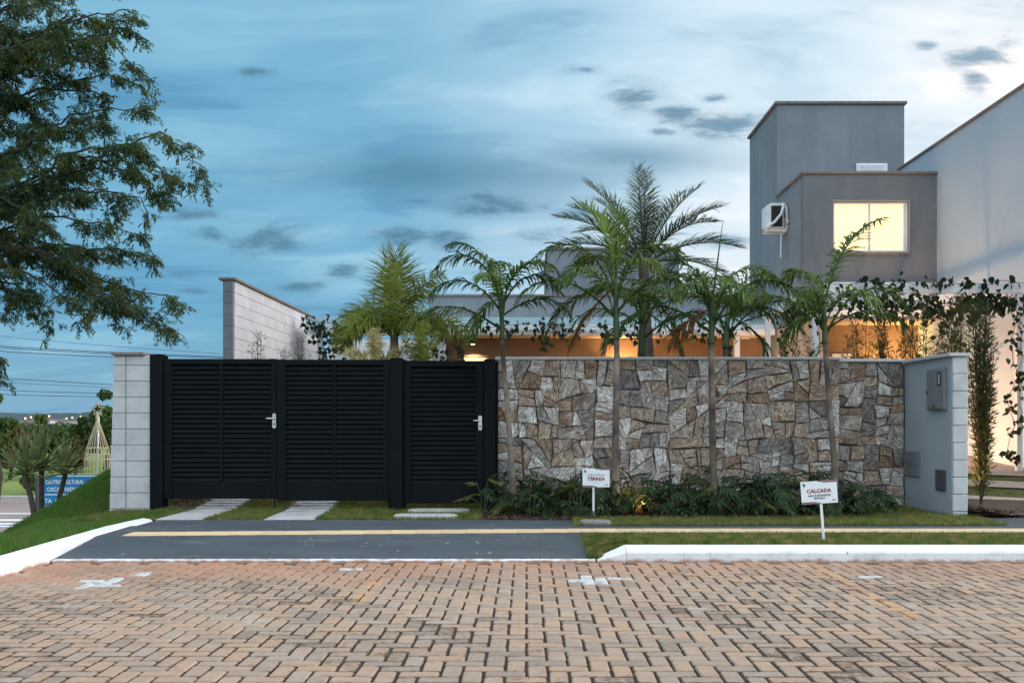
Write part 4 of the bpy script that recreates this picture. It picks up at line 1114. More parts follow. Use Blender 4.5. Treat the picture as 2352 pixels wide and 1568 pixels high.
# louvred vent on the tower
vx0, vx1, vz0, vz1 = PX(1966, TY), PX(2037, TY), PZ(397, TY), PZ(376, TY)
v = MB().cbox(vx0, vx1, 2.06, 2.099, vz0, vz1, .004).build('vent', M['alu'], h2)
for k in range(3): MB().cbox(vx0 + .08, vx1 - .08, 2.045, 2.062, vz0 + .05 + k * .045, vz0 + .072 + k * .045, .003).build('louvre', M['white'], v)

# air conditioner on the side wall
acY = 21.15
ac = thing('air_conditioner', 'white air conditioner unit hanging on the side of the grey house', 'air conditioner', (AX0, acY, PZ(524, acY)))
ah = PZ(466, acY) - PZ(524, acY)
b = MB(); n = 10; pts = []
for (ex, ez) in ((-.46, .06), (-.46, ah - .06), (-.36, ah), (-.10, ah), (-.10, 0.0), (-.38, 0.0)): pts.append((ex, ez))
b.prism(pts, 0, .42); b.build('case', M['ac_white'], ac)
MB().cbox(-.36, -.12, -.012, .0, .03, ah - .06, .004).build('side_grille', M['dark'], ac)
for k in range(7): MB().cbox(-.355, -.125, -.017, -.0125, .05 + k * .062, .058 + k * .062, .001).build('grille_bar', M['box_dark'], ac)
MB().cbox(-.44, .0, .02, .06, -.055, -.005, .004).cbox(-.44, 0, .34, .38, -.055, -.005, .004).cbox(-.03, -.002, .02, .38, -.05, .25, .003).build('bracket', M['white'], ac)
MB().tube([(-.02, -.03, .1), (-.05, -.05, .42), (-.10, -.055, ah - .02), (-.16, -.06, ah * .55), (-.30, -.06, .12), (-.46, -.04, .02), (-.47, -.0, .0)], .028, 8).build('insulated_pipe', M['ac_white'], ac, True)
MB().tube([(-.12, .1, -.05), (-.13, .1, -.35), (-.13, .1, -.6)], .018, 6).build('drain_pipe', M['white'], ac)

# ---- neighbour's party wall
nb = thing('neighbouring_house', 'pale party wall of the next house rising at the right edge', 'house', (8.2, 20, 0))
NZ = PZ(333, AY)
MB().box(0, .22, -6.2, 2.05, 0, NZ).build('side_wall', M['plaster_pale'], nb)
MB().cbox(-.035, .25, -6.2, 2.05, NZ, NZ + .045, .004).build('coping', M['coping_dark'], nb)
MB().box(.22, 3.0, -6.2, -6.0, 0, NZ - .1).build('front_wall', M['plaster_pale'], nb)

# ---- white pergola in front of the right house
PGY = 16.0; pg = thing('pergola', 'white pergola overgrown with vines at the right house', 'pergola', (0, PGY, 0))
bz0, bz1 = PZ(673, PGY), PZ(648, PGY); bx0 = PX(1884, PGY)
MB().cbox(bx0, 8.18, 0, .07, bz0, bz1, .004).build('beam', M['white'], pg)
MB().cbox(bx0 - .0, bx0 + .07, .072, 3.9, bz0, bz1 - .01, .004).build('beam', M['white'], pg)
MB().cbox(bx0 + .072, 8.18, 3.5, 3.57, bz0, bz1 - .02, .004).build('beam', M['white'], pg)
MB().cbox(bx0 + .072, 8.18, 1.7, 1.77, bz0, bz1 - .02, .004).build('beam', M['white'], pg)
xx = bx0 + .6
while xx < 8.1: MB().cbox(xx, xx + .045, .075, 3.9, bz0 + .02, bz1 - .035, .003).build('rafter', M['white'], pg); xx += .62
for (xp, yy, z0) in ((1873, 16.05, .2), (2341, 16.05, .4), (1795, 19.6, .4)):
    X = PX(xp, yy) if xp != 1795 else bx0 + .035
    MB().cbox(X - .045, X + .045, yy - PGY - .03, yy - PGY + .06, z0, bz0 - .002, .005).build('post', M['white'], pg)

# =================================================================== LAMPS (each a fixture with its light)
def fixture_light(parent, kind, loc, energy, color, size=.05, rot=None, angle=None, blend=.6):
    l = bpy.data.lights.new('glow', kind); l.energy = energy; l.color = color
    if kind in ('POINT', 'SPOT'): l.shadow_soft_size = size
    if kind == 'SPOT': l.spot_size = angle; l.spot_blend = blend
    o = bpy.data.objects.new('glow', l); COL.objects.link(o); o.parent = parent; o.location = loc
    if rot is not None: o.rotation_euler = rot
    return o
WARM = (1.0, .56, .22); WARM2 = (1.0, .66, .34)
def spike_light(loc, label, energy, aim=(0, 0, 1), group='garden spike lights', angle=R(110), color=WARM, size=.04, hgt=0.0):
    o = thing('garden_spotlight', label, 'spotlight', loc, group)
    MB().tube([(0, 0, -.06), (0, 0, .05 + hgt)], .008, 6).build('spike', M['dark'], o)
    d_ = Vector(aim).normalized(); c = Vector((0, 0, .085 + hgt))
    MB().tube([c - d_ * .05, c - d_ * .045, c + d_ * .03], [.02, .034, .036], 10).build('housing', M['dark'], o)
    MB().tube([c + d_ * .0305, c + d_ * .034], .031, 10).build('lens', M['lampglow'], o)
    fixture_light(o, 'SPOT', c + d_ * .05, energy, color, size, d_.to_track_quat('-Z', 'Y').to_euler(), angle)
    return o
def ceiling_spot(p, label, energy, r=.055, h=.15):
    o = thing('ceiling_spotlight', label, 'spotlight', p, 'ceiling spotlights')
    MB().tube([(0, 0, 0), (0, 0, -h)], r, 12).build('housing', M['dark'], o)
    MB().tube([(0, 0, -h - .001), (0, 0, -h - .012)], r * .8, 12).build('lens', M['lampglow'], o)
    fixture_light(o, 'SPOT', (0, 0, -h - .03), energy, WARM2, .04, (0, 0, 0), R(120))
    return o
ceiling_spot((PX(1086, 22.85), 22.85, 3.10), 'small black ceiling spotlight above the lit door', 40)
spike_light((1.6, 22.4, .8), 'uplight against the low house behind the large feather palm', 60, (0, .3, 1), angle=R(130), hgt=.6)
spike_light((3.3, 22.4, .8), 'uplight against the low house behind the third front palm', 60, (0, .3, 1), angle=R(130), hgt=.6)
spike_light((PX(1432, 22.6), 22.80, .8), 'uplight glowing on the house wall above the stone wall', 120, (0, .35, 1), angle=R(110), hgt=1.35)
spike_light((-.2, 22.2, .8), 'garden uplight in front of the lit door', 30, (0, .1, 1), angle=R(130))
spike_light((4.3, 22.2, .8), 'garden uplight at the right end of the low house', 70, (.1, .1, 1), angle=R(120))
spike_light((PX(2062, 20.5), 20.55, .62), 'uplight lighting the recess of the two storey house', 170, (0, .45, 1), angle=R(130), hgt=1.3, color=(1.0, .60, .20))
spike_light((4.75, 21.2, .7), 'uplight at the left corner of the pergola', 300, (.8, -.1, .8), angle=R(150), color=(1.0, .56, .30), size=.15)
spike_light((6.3, 18.9, .6), 'uplight under the middle of the pergola', 160, (.1, .6, 1), angle=R(140), color=(1.0, .58, .24), size=.1)
spike_light((6.35, 17.6, .5), 'uplight washing the party wall with orange light', 520, (.9, .0, .75), angle=R(150), color=(1.0, .52, .26), size=.25)
spike_light((5.16, 12.3, gz(12.3) + .06), 'bright spike light at the foot of the tall shrub', 110, (.12, .25, 1), angle=R(150), size=.03)
spike_light(tuple(P(1481, 1182, 11.66)), 'small spike light glowing under the bed plants right of the left sign', 20, (-.25, .75, .8), angle=R(165), size=.02, color=(1.0, .40, .09))

# =================================================================== PLANTS
def frond_mesh(L, elev, droop, nl, ll, lw, rng, lift=.25, grav=.45, a0=40, a1=68, plume=False, pet=.12, jitter=.08, power=1.25):
    V = []; F = []
    n = 14; pts = []; p = np.zeros(3); th = R(elev); ds = L / n
    tang = []
    for i in range(n + 1):
        t = i / n; th = R(elev - droop * t ** power)
        tg = np.array([math.cos(th), 0, math.sin(th)]); pts.append(p.copy()); tang.append(tg); p = p + tg * ds
    pts = np.array(pts); tang = np.array(tang)
    def at(t):
        f = t * n; i = min(int(f), n - 1); u = f - i
        return pts[i] * (1 - u) + pts[i + 1] * u, tang[i]
    r0 = .012 * L / 1.2 + .004
    for i in range(n + 1):
        r = r0 * (1 - .85 * i / n); tg = tang[i]; up = np.array([-tg[2], 0, tg[0]])
        for (a, b) in ((1, 0), (0, 1), (-1, 0), (0, -1)): V.append(pts[i] + np.array([0, a * r, 0]) + up * b * r)
    for i in range(n):
        for j in range(4): F.append((i * 4 + j, i * 4 + (j + 1) % 4, i * 4 + 4 + (j + 1) % 4, i * 4 + 4 + j))
    for i in range(nl):
        t = pet + (1 - pet) * (i + rng.uniform(-.3, .3)) / (nl - 1); t = min(max(t, pet), .995)
        q, tg = at(t); up = np.array([-tg[2], 0, tg[0]])
        prof = min(1, .45 + 1.6 * (t - pet)) * (1 - .55 * max(0, (t - .55) / .45) ** 1.3)
        for sd in (-1, 1):
            a = R(a0 + (a1 - a0) * t + rng.normal(0, 4)) if not plume else R(rng.uniform(22, 52))
            lf = lift + rng.normal(0, .16) if not plume else rng.uniform(-1.3, 1.3)
            d = np.array([0, sd, 0]) * math.cos(a) + tg * math.sin(a) + up * lf; d /= np.linalg.norm(d)
            wv = tg - d * tg.dot(d); wv /= max(np.linalg.norm(wv), 1e-4)
            if plume: 
                wv = wv * .6 + up * rng.uniform(-.5, .5); wv -= d * wv.dot(d); wv /= max(np.linalg.norm(wv), 1e-4)
            l = ll * prof * rng.uniform(.86, 1.1); w = lw * (.6 + .4 * prof)
            k0 = len(V); x = q.copy(); dd = d.copy(); segs = 3
            for s_ in range(segs + 1):
                ww = w * (.55, 1.0, .72, .0)[s_]
                if s_ < segs: V.append(x - wv * ww); V.append(x + wv * ww)
                else: V.append(x)
                dd = dd + np.array([0, 0, -grav * (.35 + .5 * s_) * rng.uniform(.7, 1.3)]); dd /= np.linalg.norm(dd); x = x + dd * l / segs
            F.append((k0, k0 + 1, k0 + 3, k0 + 2)); F.append((k0 + 2, k0 + 3, k0 + 5, k0 + 4)); F.append((k0 + 4, k0 + 5, k0 + 6))
    return V, F
def add_frond(root, loc, yaw, m, **kw):
    rng = np.random.default_rng(abs(hash((round(yaw, 2), round(kw['elev'], 2), round(loc[2], 3), round(kw['L'], 3)))) % 2 ** 32)
    V, F = frond_mesh(rng=rng, **kw); b = MB(); b.v = [tuple(v) for v in V]; b.f = F
    o = b.build('frond', m, root); o.location = loc; o.rotation_euler = (0, 0, R(yaw)); return o
def trunk_tube(root, pts, r0, r1, m, name='trunk', rings=True):
    pts = [Vector(p) for p in pts]; fine = []; rad = []
    tot = sum((pts[i + 1] - pts[i]).length for i in range(len(pts) - 1)); acc = 0
    for i in range(len(pts) - 1):
        k = max(2, int((pts[i + 1] - pts[i]).length / .045))
        for j in range(k):
            u = j / k; fine.append(pts[i].lerp(pts[i + 1], u)); s_ = (acc + (pts[i + 1] - pts[i]).length * u) / tot
            rad.append((r0 + (r1 - r0) * s_) * (1.05 if rings and len(fine) % 3 == 0 else 1))
        acc += (pts[i + 1] - pts[i]).length
    fine.append(pts[-1]); rad.append(r1)
    return MB().tube(fine, rad, 9).build(name, m, root, True)
def palm(label, Y, base, path, crown, fronds, r0, r1, m='palm', trunk='trunk', shaft=True, group='palms along the stone wall', name='palm_tree', spear=None, fk=None):
    """base/path/crown: photo points at depth Y; fronds: (yaw, elev, length, droop[, material])"""
    o = thing(name, label, 'palm', tuple(P(base[0], base[1], Y)), group); B0 = o.location
    pts = [P(x, y, Y) - B0 for x, y in [base] + path + [crown]]
    if shaft:
        tp = pts[:-1]; trunk_tube(o, tp, r0, r1, M[trunk]); trunk_tube(o, [pts[-2], pts[-2].lerp(pts[-1], .4), pts[-1]], r1 * 1.25, r1 * .75, M['shaft'], 'crownshaft', False)
    else: trunk_tube(o, pts, r0, r1, M[trunk])
    c = pts[-1]
    for i, fr_ in enumerate(fronds):
        yaw, elev, L_, droop = fr_[:4]; mm = M[fr_[4]] if len(fr_) > 4 else M[m]
        kw = dict(L=L_, elev=elev, droop=droop, nl=32, ll=.40, lw=.0135, lift=.18, grav=.6, a0=36, a1=62)
        if fk: kw.update(fk)
        if len(fr_) > 5: kw.update(fr_[5])
        low_ = 0.0
        if kw.pop('low', True) and shaft and elev > 0:
            low_ = .12 + .30 * ((i * .618) % 1.0); kw['L'] = L_ + low_ * .85; kw['elev'] = min(86, elev + 20 + 14 * low_); kw['droop'] = droop + 22; kw['pet'] = .14 + .45 * low_; kw['power'] = 1.7
        a = R(yaw); lo = Vector((0, 0, -low_)) + c + Vector((math.cos(a) * .02, math.sin(a) * .02, -.10 + .16 * max(0, elev) / 90 if shaft else -.04))
        add_frond(o, lo, yaw, mm, **kw)
    if spear: MB().tube([c, c.lerp(P(spear[0], spear[1], Y) - B0, .5), P(spear[0], spear[1], Y) - B0], [.014, .010, .003], 6).build('spear_leaf', M['palm'], o)
    return o
# four palms in the bed, left to right
palm('slender palm leaning in front of the left end of the stone wall', 11.75, (1181, 1172), [(1174, 1050), (1166, 940), (1157, 840), (1153, 780)], (1152, 665),
     [(172, 52, 1.0, 120), (160, 72, .95, 80), (185, 30, .85, 110), (200, 8, .8, 70), (8, 60, .85, 130), (20, 40, .8, 120), (330, 66, .75, 120), (-10, 10, .7, 80), (250, 55, .6, 110), (100, 70, .8, 100), (215, -25, .6, 60)],
     .040, .026, fk=dict(ll=.35, nl=27, lw=.0155))
palm('palm with lime new fronds left of the middle of the stone wall', 11.7, (1414, 1172), [(1414, 1050), (1415, 940), (1417, 820), (1416, 780)], (1414, 640),
     [(150, 78, 1.05, 40, 'palm_lime', dict(grav=.15, lift=.3, a1=55)), (80, 84, 1.0, 30, 'palm_lime', dict(grav=.15, lift=.3)), (175, 48, 1.1, 110), (190, 20, 1.05, 95), (170, -5, 1.0, 70), (10, 52, 1.0, 115), (-8, 25, 1.0, 100), (5, -8, .9, 70),
      (225, 40, .8, 115), (300, 45, .8, 120, 'palm_lime'), (120, 50, .9, 110), (185, -42, .85, 30, 'palm_dry')],
     .048, .032, fk=dict(ll=.40, nl=31, lw=.0145))
palm('palm with low spreading fronds right of the middle of the stone wall', 11.8, (1640, 1172), [(1638, 1050), (1636, 940), (1634, 830), (1633, 790)], (1636, 690),
     [(172, 45, .95, 110), (185, 15, .9, 80), (150, 65, .8, 90), (15, 62, .85, 90, 'palm_lime'), (0, 38, 1.0, 100), (-5, 5, .85, 70), (230, 50, .7, 120), (290, 40, .75, 120), (100, 72, .75, 80, 'palm_lime'), (60, 35, .85, 100), (200, -20, .65, 50, 'palm_dry')],
     .047, .034, fk=dict(ll=.38, nl=29, lw=.0145), spear=(1660, 512))
palm('palm with a tall arching frond in front of the lit window', 11.6, (1920, 1172), [(1916, 1050), (1906, 940), (1898, 830), (1895, 790)], (1893, 690),
     [(25, 72, 1.35, 55, 'palm', dict(grav=.5, nl=44, low=False)), (168, 42, 1.05, 110), (182, 18, 1.0, 85), (10, 38, 1.0, 110), (-5, 12, .85, 95), (120, 60, .8, 110), (235, 45, .7, 120), (300, 35, .7, 120), (195, -15, .65, 60), (80, 40, .8, 110)],
     .040, .028, fk=dict(ll=.37, nl=29, lw=.0145))
# palms inside the garden
palm('large dark feather palm rising behind the stone wall', 15.0, (1497, 1010), [(1494, 900), (1488, 800), (1482, 720)], (1478, 600),
     [(165, 72, 1.55, 40), (150, 58, 1.55, 45), (175, 50, 1.5, 50), (185, 32, 1.45, 60), (95, 82, 1.65, 22), (80, 78, 1.65, 22), (25, 66, 1.6, 35), (10, 55, 1.55, 45), (0, 32, 1.5, 55), (-8, 12, 1.35, 60), (190, 14, 1.3, 60), (270, 60, 1.3, 70), (215, 45, 1.3, 70), (320, 48, 1.35, 65), (40, 70, 1.5, 40), (130, 65, 1.5, 40)],
     .10, .075, 'palm_far', 'trunk_dark', False, 'palms in the garden', fk=dict(ll=.40, nl=62, lw=.0075, grav=.26, lift=.40, a0=42, a1=60))
palm('green palm with orange fruit between the feather palm and the stone wall', 13.6, (1472, 1010), [(1472, 900), (1474, 820)], (1476, 700),
     [(170, 40, .95, 110), (10, 45, 1.0, 110), (190, 10, .9, 80), (-10, 15, .95, 80), (250, 40, .8, 110), (300, 35, .8, 110), (90, 70, .8, 90), (40, 55, .9, 100), (140, 55, .9, 100), (350, -25, .8, 60), (200, -20, .8, 60)],
     .06, .045, group='palms in the garden', fk=dict(ll=.38))
palm('slim palm behind the wall just right of the third front palm', 13.4, (1668, 1010), [(1667, 900), (1667, 800)], (1672, 710),
     [(20, 55, 1.0, 100), (0, 30, 1.0, 100), (-12, 8, .9, 80), (165, 50, .85, 110), (90, 72, .85, 80), (300, 40, .8, 110), (190, 20, .8, 90), (345, -25, .8, 60), (45, 45, .8, 100)],
     .05, .038, group='palms in the garden', fk=dict(ll=.36))
FX = dict(ll=.36, lw=.0075, nl=150, plume=True, grav=.34)
palm('yellow green foxtail palm with plume fronds behind the gates', 14.6, (912, 1010), [(909, 900), (907, 830)], (905, 770),
     [(92, 85, 1.30, 10, 'foxtail', dict(ll=.60, nl=75, lw=.0085, plume=False, a0=18, a1=66, lift=.35, grav=.22, pet=.05)), (86, 86, 1.18, 16, 'foxtail', dict(ll=.52, nl=65, lw=.0085, plume=False, a0=10, a1=60, lift=-.1, grav=.25, pet=.05)), (270, 82, 1.1, 30, 'foxtail', dict(ll=.40, nl=110, lw=.0075)), (150, 70, 1.15, 120), (172, 55, 1.15, 150), (190, 45, 1.0, 150), (15, 78, 1.25, 60), (350, 60, 1.0, 150), (8, 45, 1.25, 110), (215, 60, .95, 150), (310, 65, .9, 150)],
     .075, .06, 'foxtail', 'trunk', False, 'palms in the garden', fk=FX, spear=(878, 556))
FX2 = dict(ll=.17, lw=.008, nl=60, plume=True, grav=.25)
palm('small pale straw coloured foxtail palm left of the pedestrian gate', 13.4, (862, 1010), [(862, 920)], (862, 840),
     [(90, 88, .55, 10), (270, 75, .5, 30), (170, 60, .5, 70), (10, 60, .5, 70), (200, 40, .45, 90), (340, 40, .45, 90)], .03, .025, 'foxtail_pale', 'trunk', False, 'palms in the garden', fk=FX2)
palm('small upright foxtail plume just above the pedestrian gate', 13.5, (966, 1010), [(966, 930)], (966, 860),
     [(90, 89, .75, 6), (270, 84, .7, 10), (180, 78, .65, 20), (0, 80, .65, 20)], .03, .025, 'foxtail', 'trunk', False, 'palms in the garden', fk=FX2)

# ---- split-leaf plants in the bed
def bed_leaf(seed, L=.24):
    rng = np.random.default_rng(seed); b = MB(); n = 5
    def blade(p, d, l, w, dr):
        k = len(b.v); d = d / np.linalg.norm(d); side = np.cross(d, [0, 0, 1]); side /= max(np.linalg.norm(side), 1e-4)
        x = p.copy(); dd = d.copy()
        for s_ in range(3):
            ww = w * (.55, 1, 0)[s_]
            if s_ < 2: b.v.append(tuple(x - side * ww)); b.v.append(tuple(x + side * ww))
            else: b.v.append(tuple(x))
            dd = dd + np.array([0, 0, -dr]); dd /= np.linalg.norm(dd); x = x + dd * l / 2
        b.f += [(k, k + 1, k + 3, k + 2), (k + 2, k + 3, k + 4)]
    for i in range(n):
        t = i / n; p = np.array([L * .75 * t, 0, -.35 * L * t * t])
        for sd in (-1, 1):
            a = R(35 + 40 * t + rng.normal(0, 6)); blade(p, np.array([math.sin(a), sd * math.cos(a), rng.uniform(.0, .25)]), L * (.55 + .1 * math.sin(3 * t)) * rng.uniform(.85, 1.15), .015, .35)
    blade(np.array([L * .7, 0, -.2 * L]), np.array([1, 0, -.3]), L * .5, .016, .3)
    k = len(b.v); b.v += [(0, -.008, .003), (0, .008, .003), (L * .78, .004, -.21 * L), (L * .78, -.004, -.21 * L)]; b.f.append((k, k + 1, k + 2, k + 3))
    return b
leafs = []
for i in range(5):
    me = bed_leaf(100 + i).mesh('leaf'); me.materials.append(M['bedleaf']); leafs.append(me)
leafs_y = []
for i in range(2):
    me = bed_leaf(200 + i).mesh('leaf'); me.materials.append(M['bedleaf_y']); leafs_y.append(me)
rb = random.Random(5)
def bed_plant(X, Y, h, nleaf, label, scale=1.0, yellow=0.0, group='split-leaf plants in the bed'):
    z0 = gz(Y) - .01
    o = thing('leafy_plant', label, 'plant', (X, Y, z0), group)
    st = MB()
    for k in range(nleaf):
        a = 2 * math.pi * (k * .382 + rb.uniform(-.06, .06)); u = (k + .5) / nleaf
        hh = h * (1.0 - .62 * u) * rb.uniform(.88, 1.08); r = (.06 + .20 * u) * scale * rb.uniform(.8, 1.2)
        tip = Vector((math.cos(a) * r, math.sin(a) * r, hh))
        st.tube([(math.cos(a) * .015, math.sin(a) * .015, 0), (tip.x * .45, tip.y * .45, hh * .72), tip], [.005, .004, .003], 4, False)
        me = rb.choice(leafs_y) if rb.random() < yellow else rb.choice(leafs)
        l = link('leaf', me, o); l.location = tip; s_ = scale * rb.uniform(.85, 1.2); l.scale = (s_, s_, s_)
        l.rotation_euler = Euler((rb.gauss(0, .25), R(rb.uniform(-35, 25) + 20 * u), a + rb.gauss(0, .25)), 'XYZ')
    st.build('stems', M['shaft'], o)
    return o
spots = []
xx = -.28
while xx < 3.75:
    spots.append((xx + rb.uniform(-.05, .05), 12.02 + rb.uniform(-.12, .10), rb.uniform(.40, .56)))
    if rb.random() < .95: spots.append((xx + .13 + rb.uniform(-.06, .06), 11.50 + rb.uniform(-.12, .16), rb.uniform(.28, .42)))
    xx += .265
spots = [s_ for s_ in spots if not (abs(s_[0] - .85) < .1 and s_[1] < 11.4)]
ORD = ['first', 'second', 'third', 'fourth', 'fifth', 'sixth', 'seventh', 'eighth', 'ninth', 'tenth']
marks = [(-.14, 'first'), (1.04, 'second'), (2.20, 'third'), (3.60, 'fourth')]; cnts = {}
for i, (X, Y, h) in enumerate(sorted(spots)):
    if abs(PX(1481, 11.45) - X) < .10 and Y < 11.6: continue
    row = 'back' if Y > 11.75 else 'front'; mk_ = [m_ for x_, m_ in marks if x_ < X]; key = (row, mk_[-1] if mk_ else None); cnts[key] = cnts.get(key, 0) + 1
    lab = 'dark split-leaf plant in the %s row, %s to the right of the %s palm' % (row, ORD[cnts[key] - 1], key[1]) if mk_ else 'dark split-leaf plant in the %s row left of the first palm' % row
    bed_plant(X, Y, h, 11, lab, yellow=.02 if i % 9 else .25)
bed_plant(-.50, 11.75, .42, 6, 'light green young plant in front of the black gate post by the stone wall', .8, .6, group=None)
bed_plant(3.95, 11.85, .34, 9, 'spreading plant at the right end of the bed on its own', 1.0, 0, group=None)

# dry tuft behind the left gate post
o = thing('dry_tuft', 'straw coloured leafy tuft under the left gate leaf', 'plant', (-4.42, 13.0, gz(13.0)))
b = MB()
for k in range(70):
    x, y = rb.uniform(-.32, .22), rb.uniform(-.2, .2); a = rb.uniform(0, 6.28); l = rb.uniform(.12, .3); e = rb.uniform(.2, .7)
    d_ = Vector((math.cos(a) * e, math.sin(a) * e, 1)).normalized(); s_ = Vector((-math.sin(a), math.cos(a), 0)) * .008; p = Vector((x, y, 0))
    b.quad(p - s_, p + s_, p + d_ * l * .6 + s_ * .8, p + d_ * l * .6 - s_ * .8); b.quad(p + d_ * l * .6 - s_ * .8, p + d_ * l * .6 + s_ * .8, p + d_ * l - Vector((0, 0, .02)))
b.build('blades', M['palm_dry'], o)

# ---- podocarpus shrubs: upright stems with whorls of narrow leaves
def podo(label, X, Y, z0, h, spread, seed, nb_=9, group='upright shrubs behind the wall', dens=1.0, m='podo', leafl=.055, name='upright_shrub'):
    rng = np.random.default_rng(seed); o = thing(name, label, 'shrub', (X, Y, z0), group)
    st = MB(); C = []; A = []; B_ = []
    for k in range(nb_):
        a = rng.uniform(0, 6.28); t0 = rng.uniform(.0, .55) * h if k else 0.0; le = (h - t0) * rng.uniform(.30, 1.0) if k else h
        bx = spread * rng.uniform(.25, 1) * (0.15 if k == 0 else 1)
        pts = []
        for s_ in range(7):
            u = s_ / 6; pts.append(Vector((math.cos(a) * bx * u ** .6, math.sin(a) * bx * u ** .6, t0 + le * u)))
        st.tube(pts, [.009 * (1 - .8 * i / 6) + .0015 for i in range(7)], 5, False)
        n = int(le / .011 * dens)
        for j in range(n):
            u = rng.uniform(.06, 1.0); f = u * 6; i = min(int(f), 5); p = pts[i].lerp(pts[i + 1], f - i)
            d_ = Vector(rng.normal(size=3)); d_.z = abs(d_.z) * .8 + .25; d_.normalize()
            off = rng.uniform(0, .10) * (1 - .5 * u)
            c = p + Vector((d_.x, d_.y, d_.z * .6)) * off
            C.append(c); A.append(d_ * leafl * rng.uniform(.6, 1.1)); s_ = d_.cross(Vector(rng.normal(size=3))).normalized(); B_.append(s_ * .0065)
    st.build('stem', M['stem'], o)
    Vv, Ff = diamonds(np.array([tuple(c + a_ * .8) for c, a_ in zip(C, A)]), np.array([tuple(a_) for a_ in A]), np.array([tuple(b_) for b_ in B_]))
    npmesh('foliage', Vv, Ff, M[m], o)
    return o
podo('tall shrub glowing from a spike light beside the right block pier', PX(2252, 12.35), 12.35, gz(12.3), 2.6, .18, 12, 24, None, 1.5)
for i, (xp, yt, sp, lab) in enumerate([(1945, 785, .12, 'small upright shrub left in the row above the recessed stone wall'), (1985, 745, .16, 'bushy upright shrub in front of the dark recess'),
      (2030, 700, .16, 'tall upright shrub against the yellow glow'), (2075, 770, .12, 'short upright shrub in the middle of the yellow glow'), (2120, 700, .20, 'leaning upright shrub right of the yellow glow'),
      (2165, 760, .12, 'thin upright shrub behind the meter wall'), (1820, 770, .10, 'thin shrub between the two pergola posts'), (1858, 790, .12, 'low shrub left of the fourth palm'), (2205, 690, .15, 'tall upright shrub rising behind the white block edge')]):
    Y = 14.3 + .25 * (i % 3); podo(lab, PX(xp, Y), Y, gz(Y), PZ(yt, Y) - gz(Y) + .08, sp * 1.35, 40 + i, 13, dens=1.35)
for i, (xp, yt, lab) in enumerate([(592, 765, 'narrow shrub with dark leaves above the left gate leaf'), (655, 795, 'small bushy shrub left of the double gate middle'), (684, 778, 'thin bare branched shrub against the pale block wall')]):
    Y = 16.2; podo(lab, PX(xp, Y), Y, gz(Y), PZ(yt, Y) - gz(Y), .10, 70 + i, 6, 'shrubs along the pale block wall', dens=.75)

# ---- vines with heart-shaped leaves
def vine_leaf_mesh():
    b = MB(); b.v = [(0, 0, 0), (.012, .030, .006), (.045, .032, .004), (.085, 0, -.012), (.045, -.032, .004), (.012, -.030, .006), (.04, 0, -.008)]
    b.f = [(0, 6, 2, 1), (6, 3, 2), (0, 5, 4, 6), (6, 4, 3)]
    return b
vl = vine_leaf_mesh().mesh('leaf'); vl.materials.append(M['vine'])
rv = random.Random(9)
def vine(label, paths, nleaf, spread=.12, scale=1.0, group='climbing vines', loc=None):
    p0 = Vector(paths[0][0]); o = thing('climbing_vine', label, 'vine', tuple(p0), group)
    st = MB(); allp = []
    for pts in paths:
        pts = [Vector(p) - p0 for p in pts]; fine = []
        for i in range(len(pts) - 1):
            k = max(2, int((pts[i + 1] - pts[i]).length / .15))
            for j in range(k): fine.append(pts[i].lerp(pts[i + 1], j / k) + Vector((rv.gauss(0, .02), rv.gauss(0, .02), rv.gauss(0, .03))))
        fine.append(pts[-1]); st.tube(fine, .005, 4, False); allp += fine
    st.build('stem', M['stem'], o)
    for k in range(nleaf):
        p = rv.choice(allp); l = link('leaf', vl, o)
        l.location = p + Vector((rv.gauss(0, spread * .6), rv.gauss(0, spread * .5) - .03, rv.gauss(0, spread * .6)))
        s_ = scale * rv.uniform(.75, 1.35); l.scale = (s_, s_, s_)
        l.rotation_euler = (rv.uniform(-1.2, 1.2), rv.uniform(.2, 1.5), rv.uniform(0, 6.28))
    return o
def lp(x, y, Y=15.94): return tuple(P(x, y, Y))
vine('vine trailing along the front beam of the white pergola', [[lp(1890, 655), lp(1950, 648), lp(2050, 652), lp(2150, 648), lp(2250, 650), lp(2352, 646), lp(2420, 650)], [lp(1960, 690, 16.3), lp(2060, 700, 16.3), lp(2180, 695, 16.3), lp(2260, 690, 16.3), lp(2350, 680, 16.2)],
      [lp(1900, 705, 16.5), lp(2000, 718, 16.5), lp(2120, 722, 16.5), lp(2200, 708, 16.5), lp(2300, 700, 16.2)]], 299, .12, 1.2)
vine('thick tangle of vine under the front beam of the white pergola', [[lp(1930, 690, 16.2), lp(2010, 700, 16.2), lp(2090, 692, 16.2), lp(2170, 702, 16.2), lp(2260, 690, 16.1), lp(2345, 684, 16.1)], [lp(2100, 712, 16.3), lp(2180, 722, 16.3), lp(2270, 705, 16.2), lp(2330, 690, 16.1)], [lp(1960, 712, 16.3), lp(2060, 720, 16.3)], [lp(2230, 690, 16.1), lp(2235, 730, 16.1)]], 299, .15, 1.25)
vine('vine hanging down the right pergola post', [[lp(2325, 690, 15.9), lp(2330, 740, 15.9), lp(2322, 800, 15.9), lp(2335, 860, 15.9), lp(2318, 920, 15.9), lp(2325, 980, 15.9), lp(2315, 1030, 15.9), lp(2325, 1052, 15.9)], [lp(2345, 690, 15.9), lp(2345, 800, 15.9), lp(2340, 900, 15.9), lp(2348, 980, 15.9)]], 130, .09, 1.05)
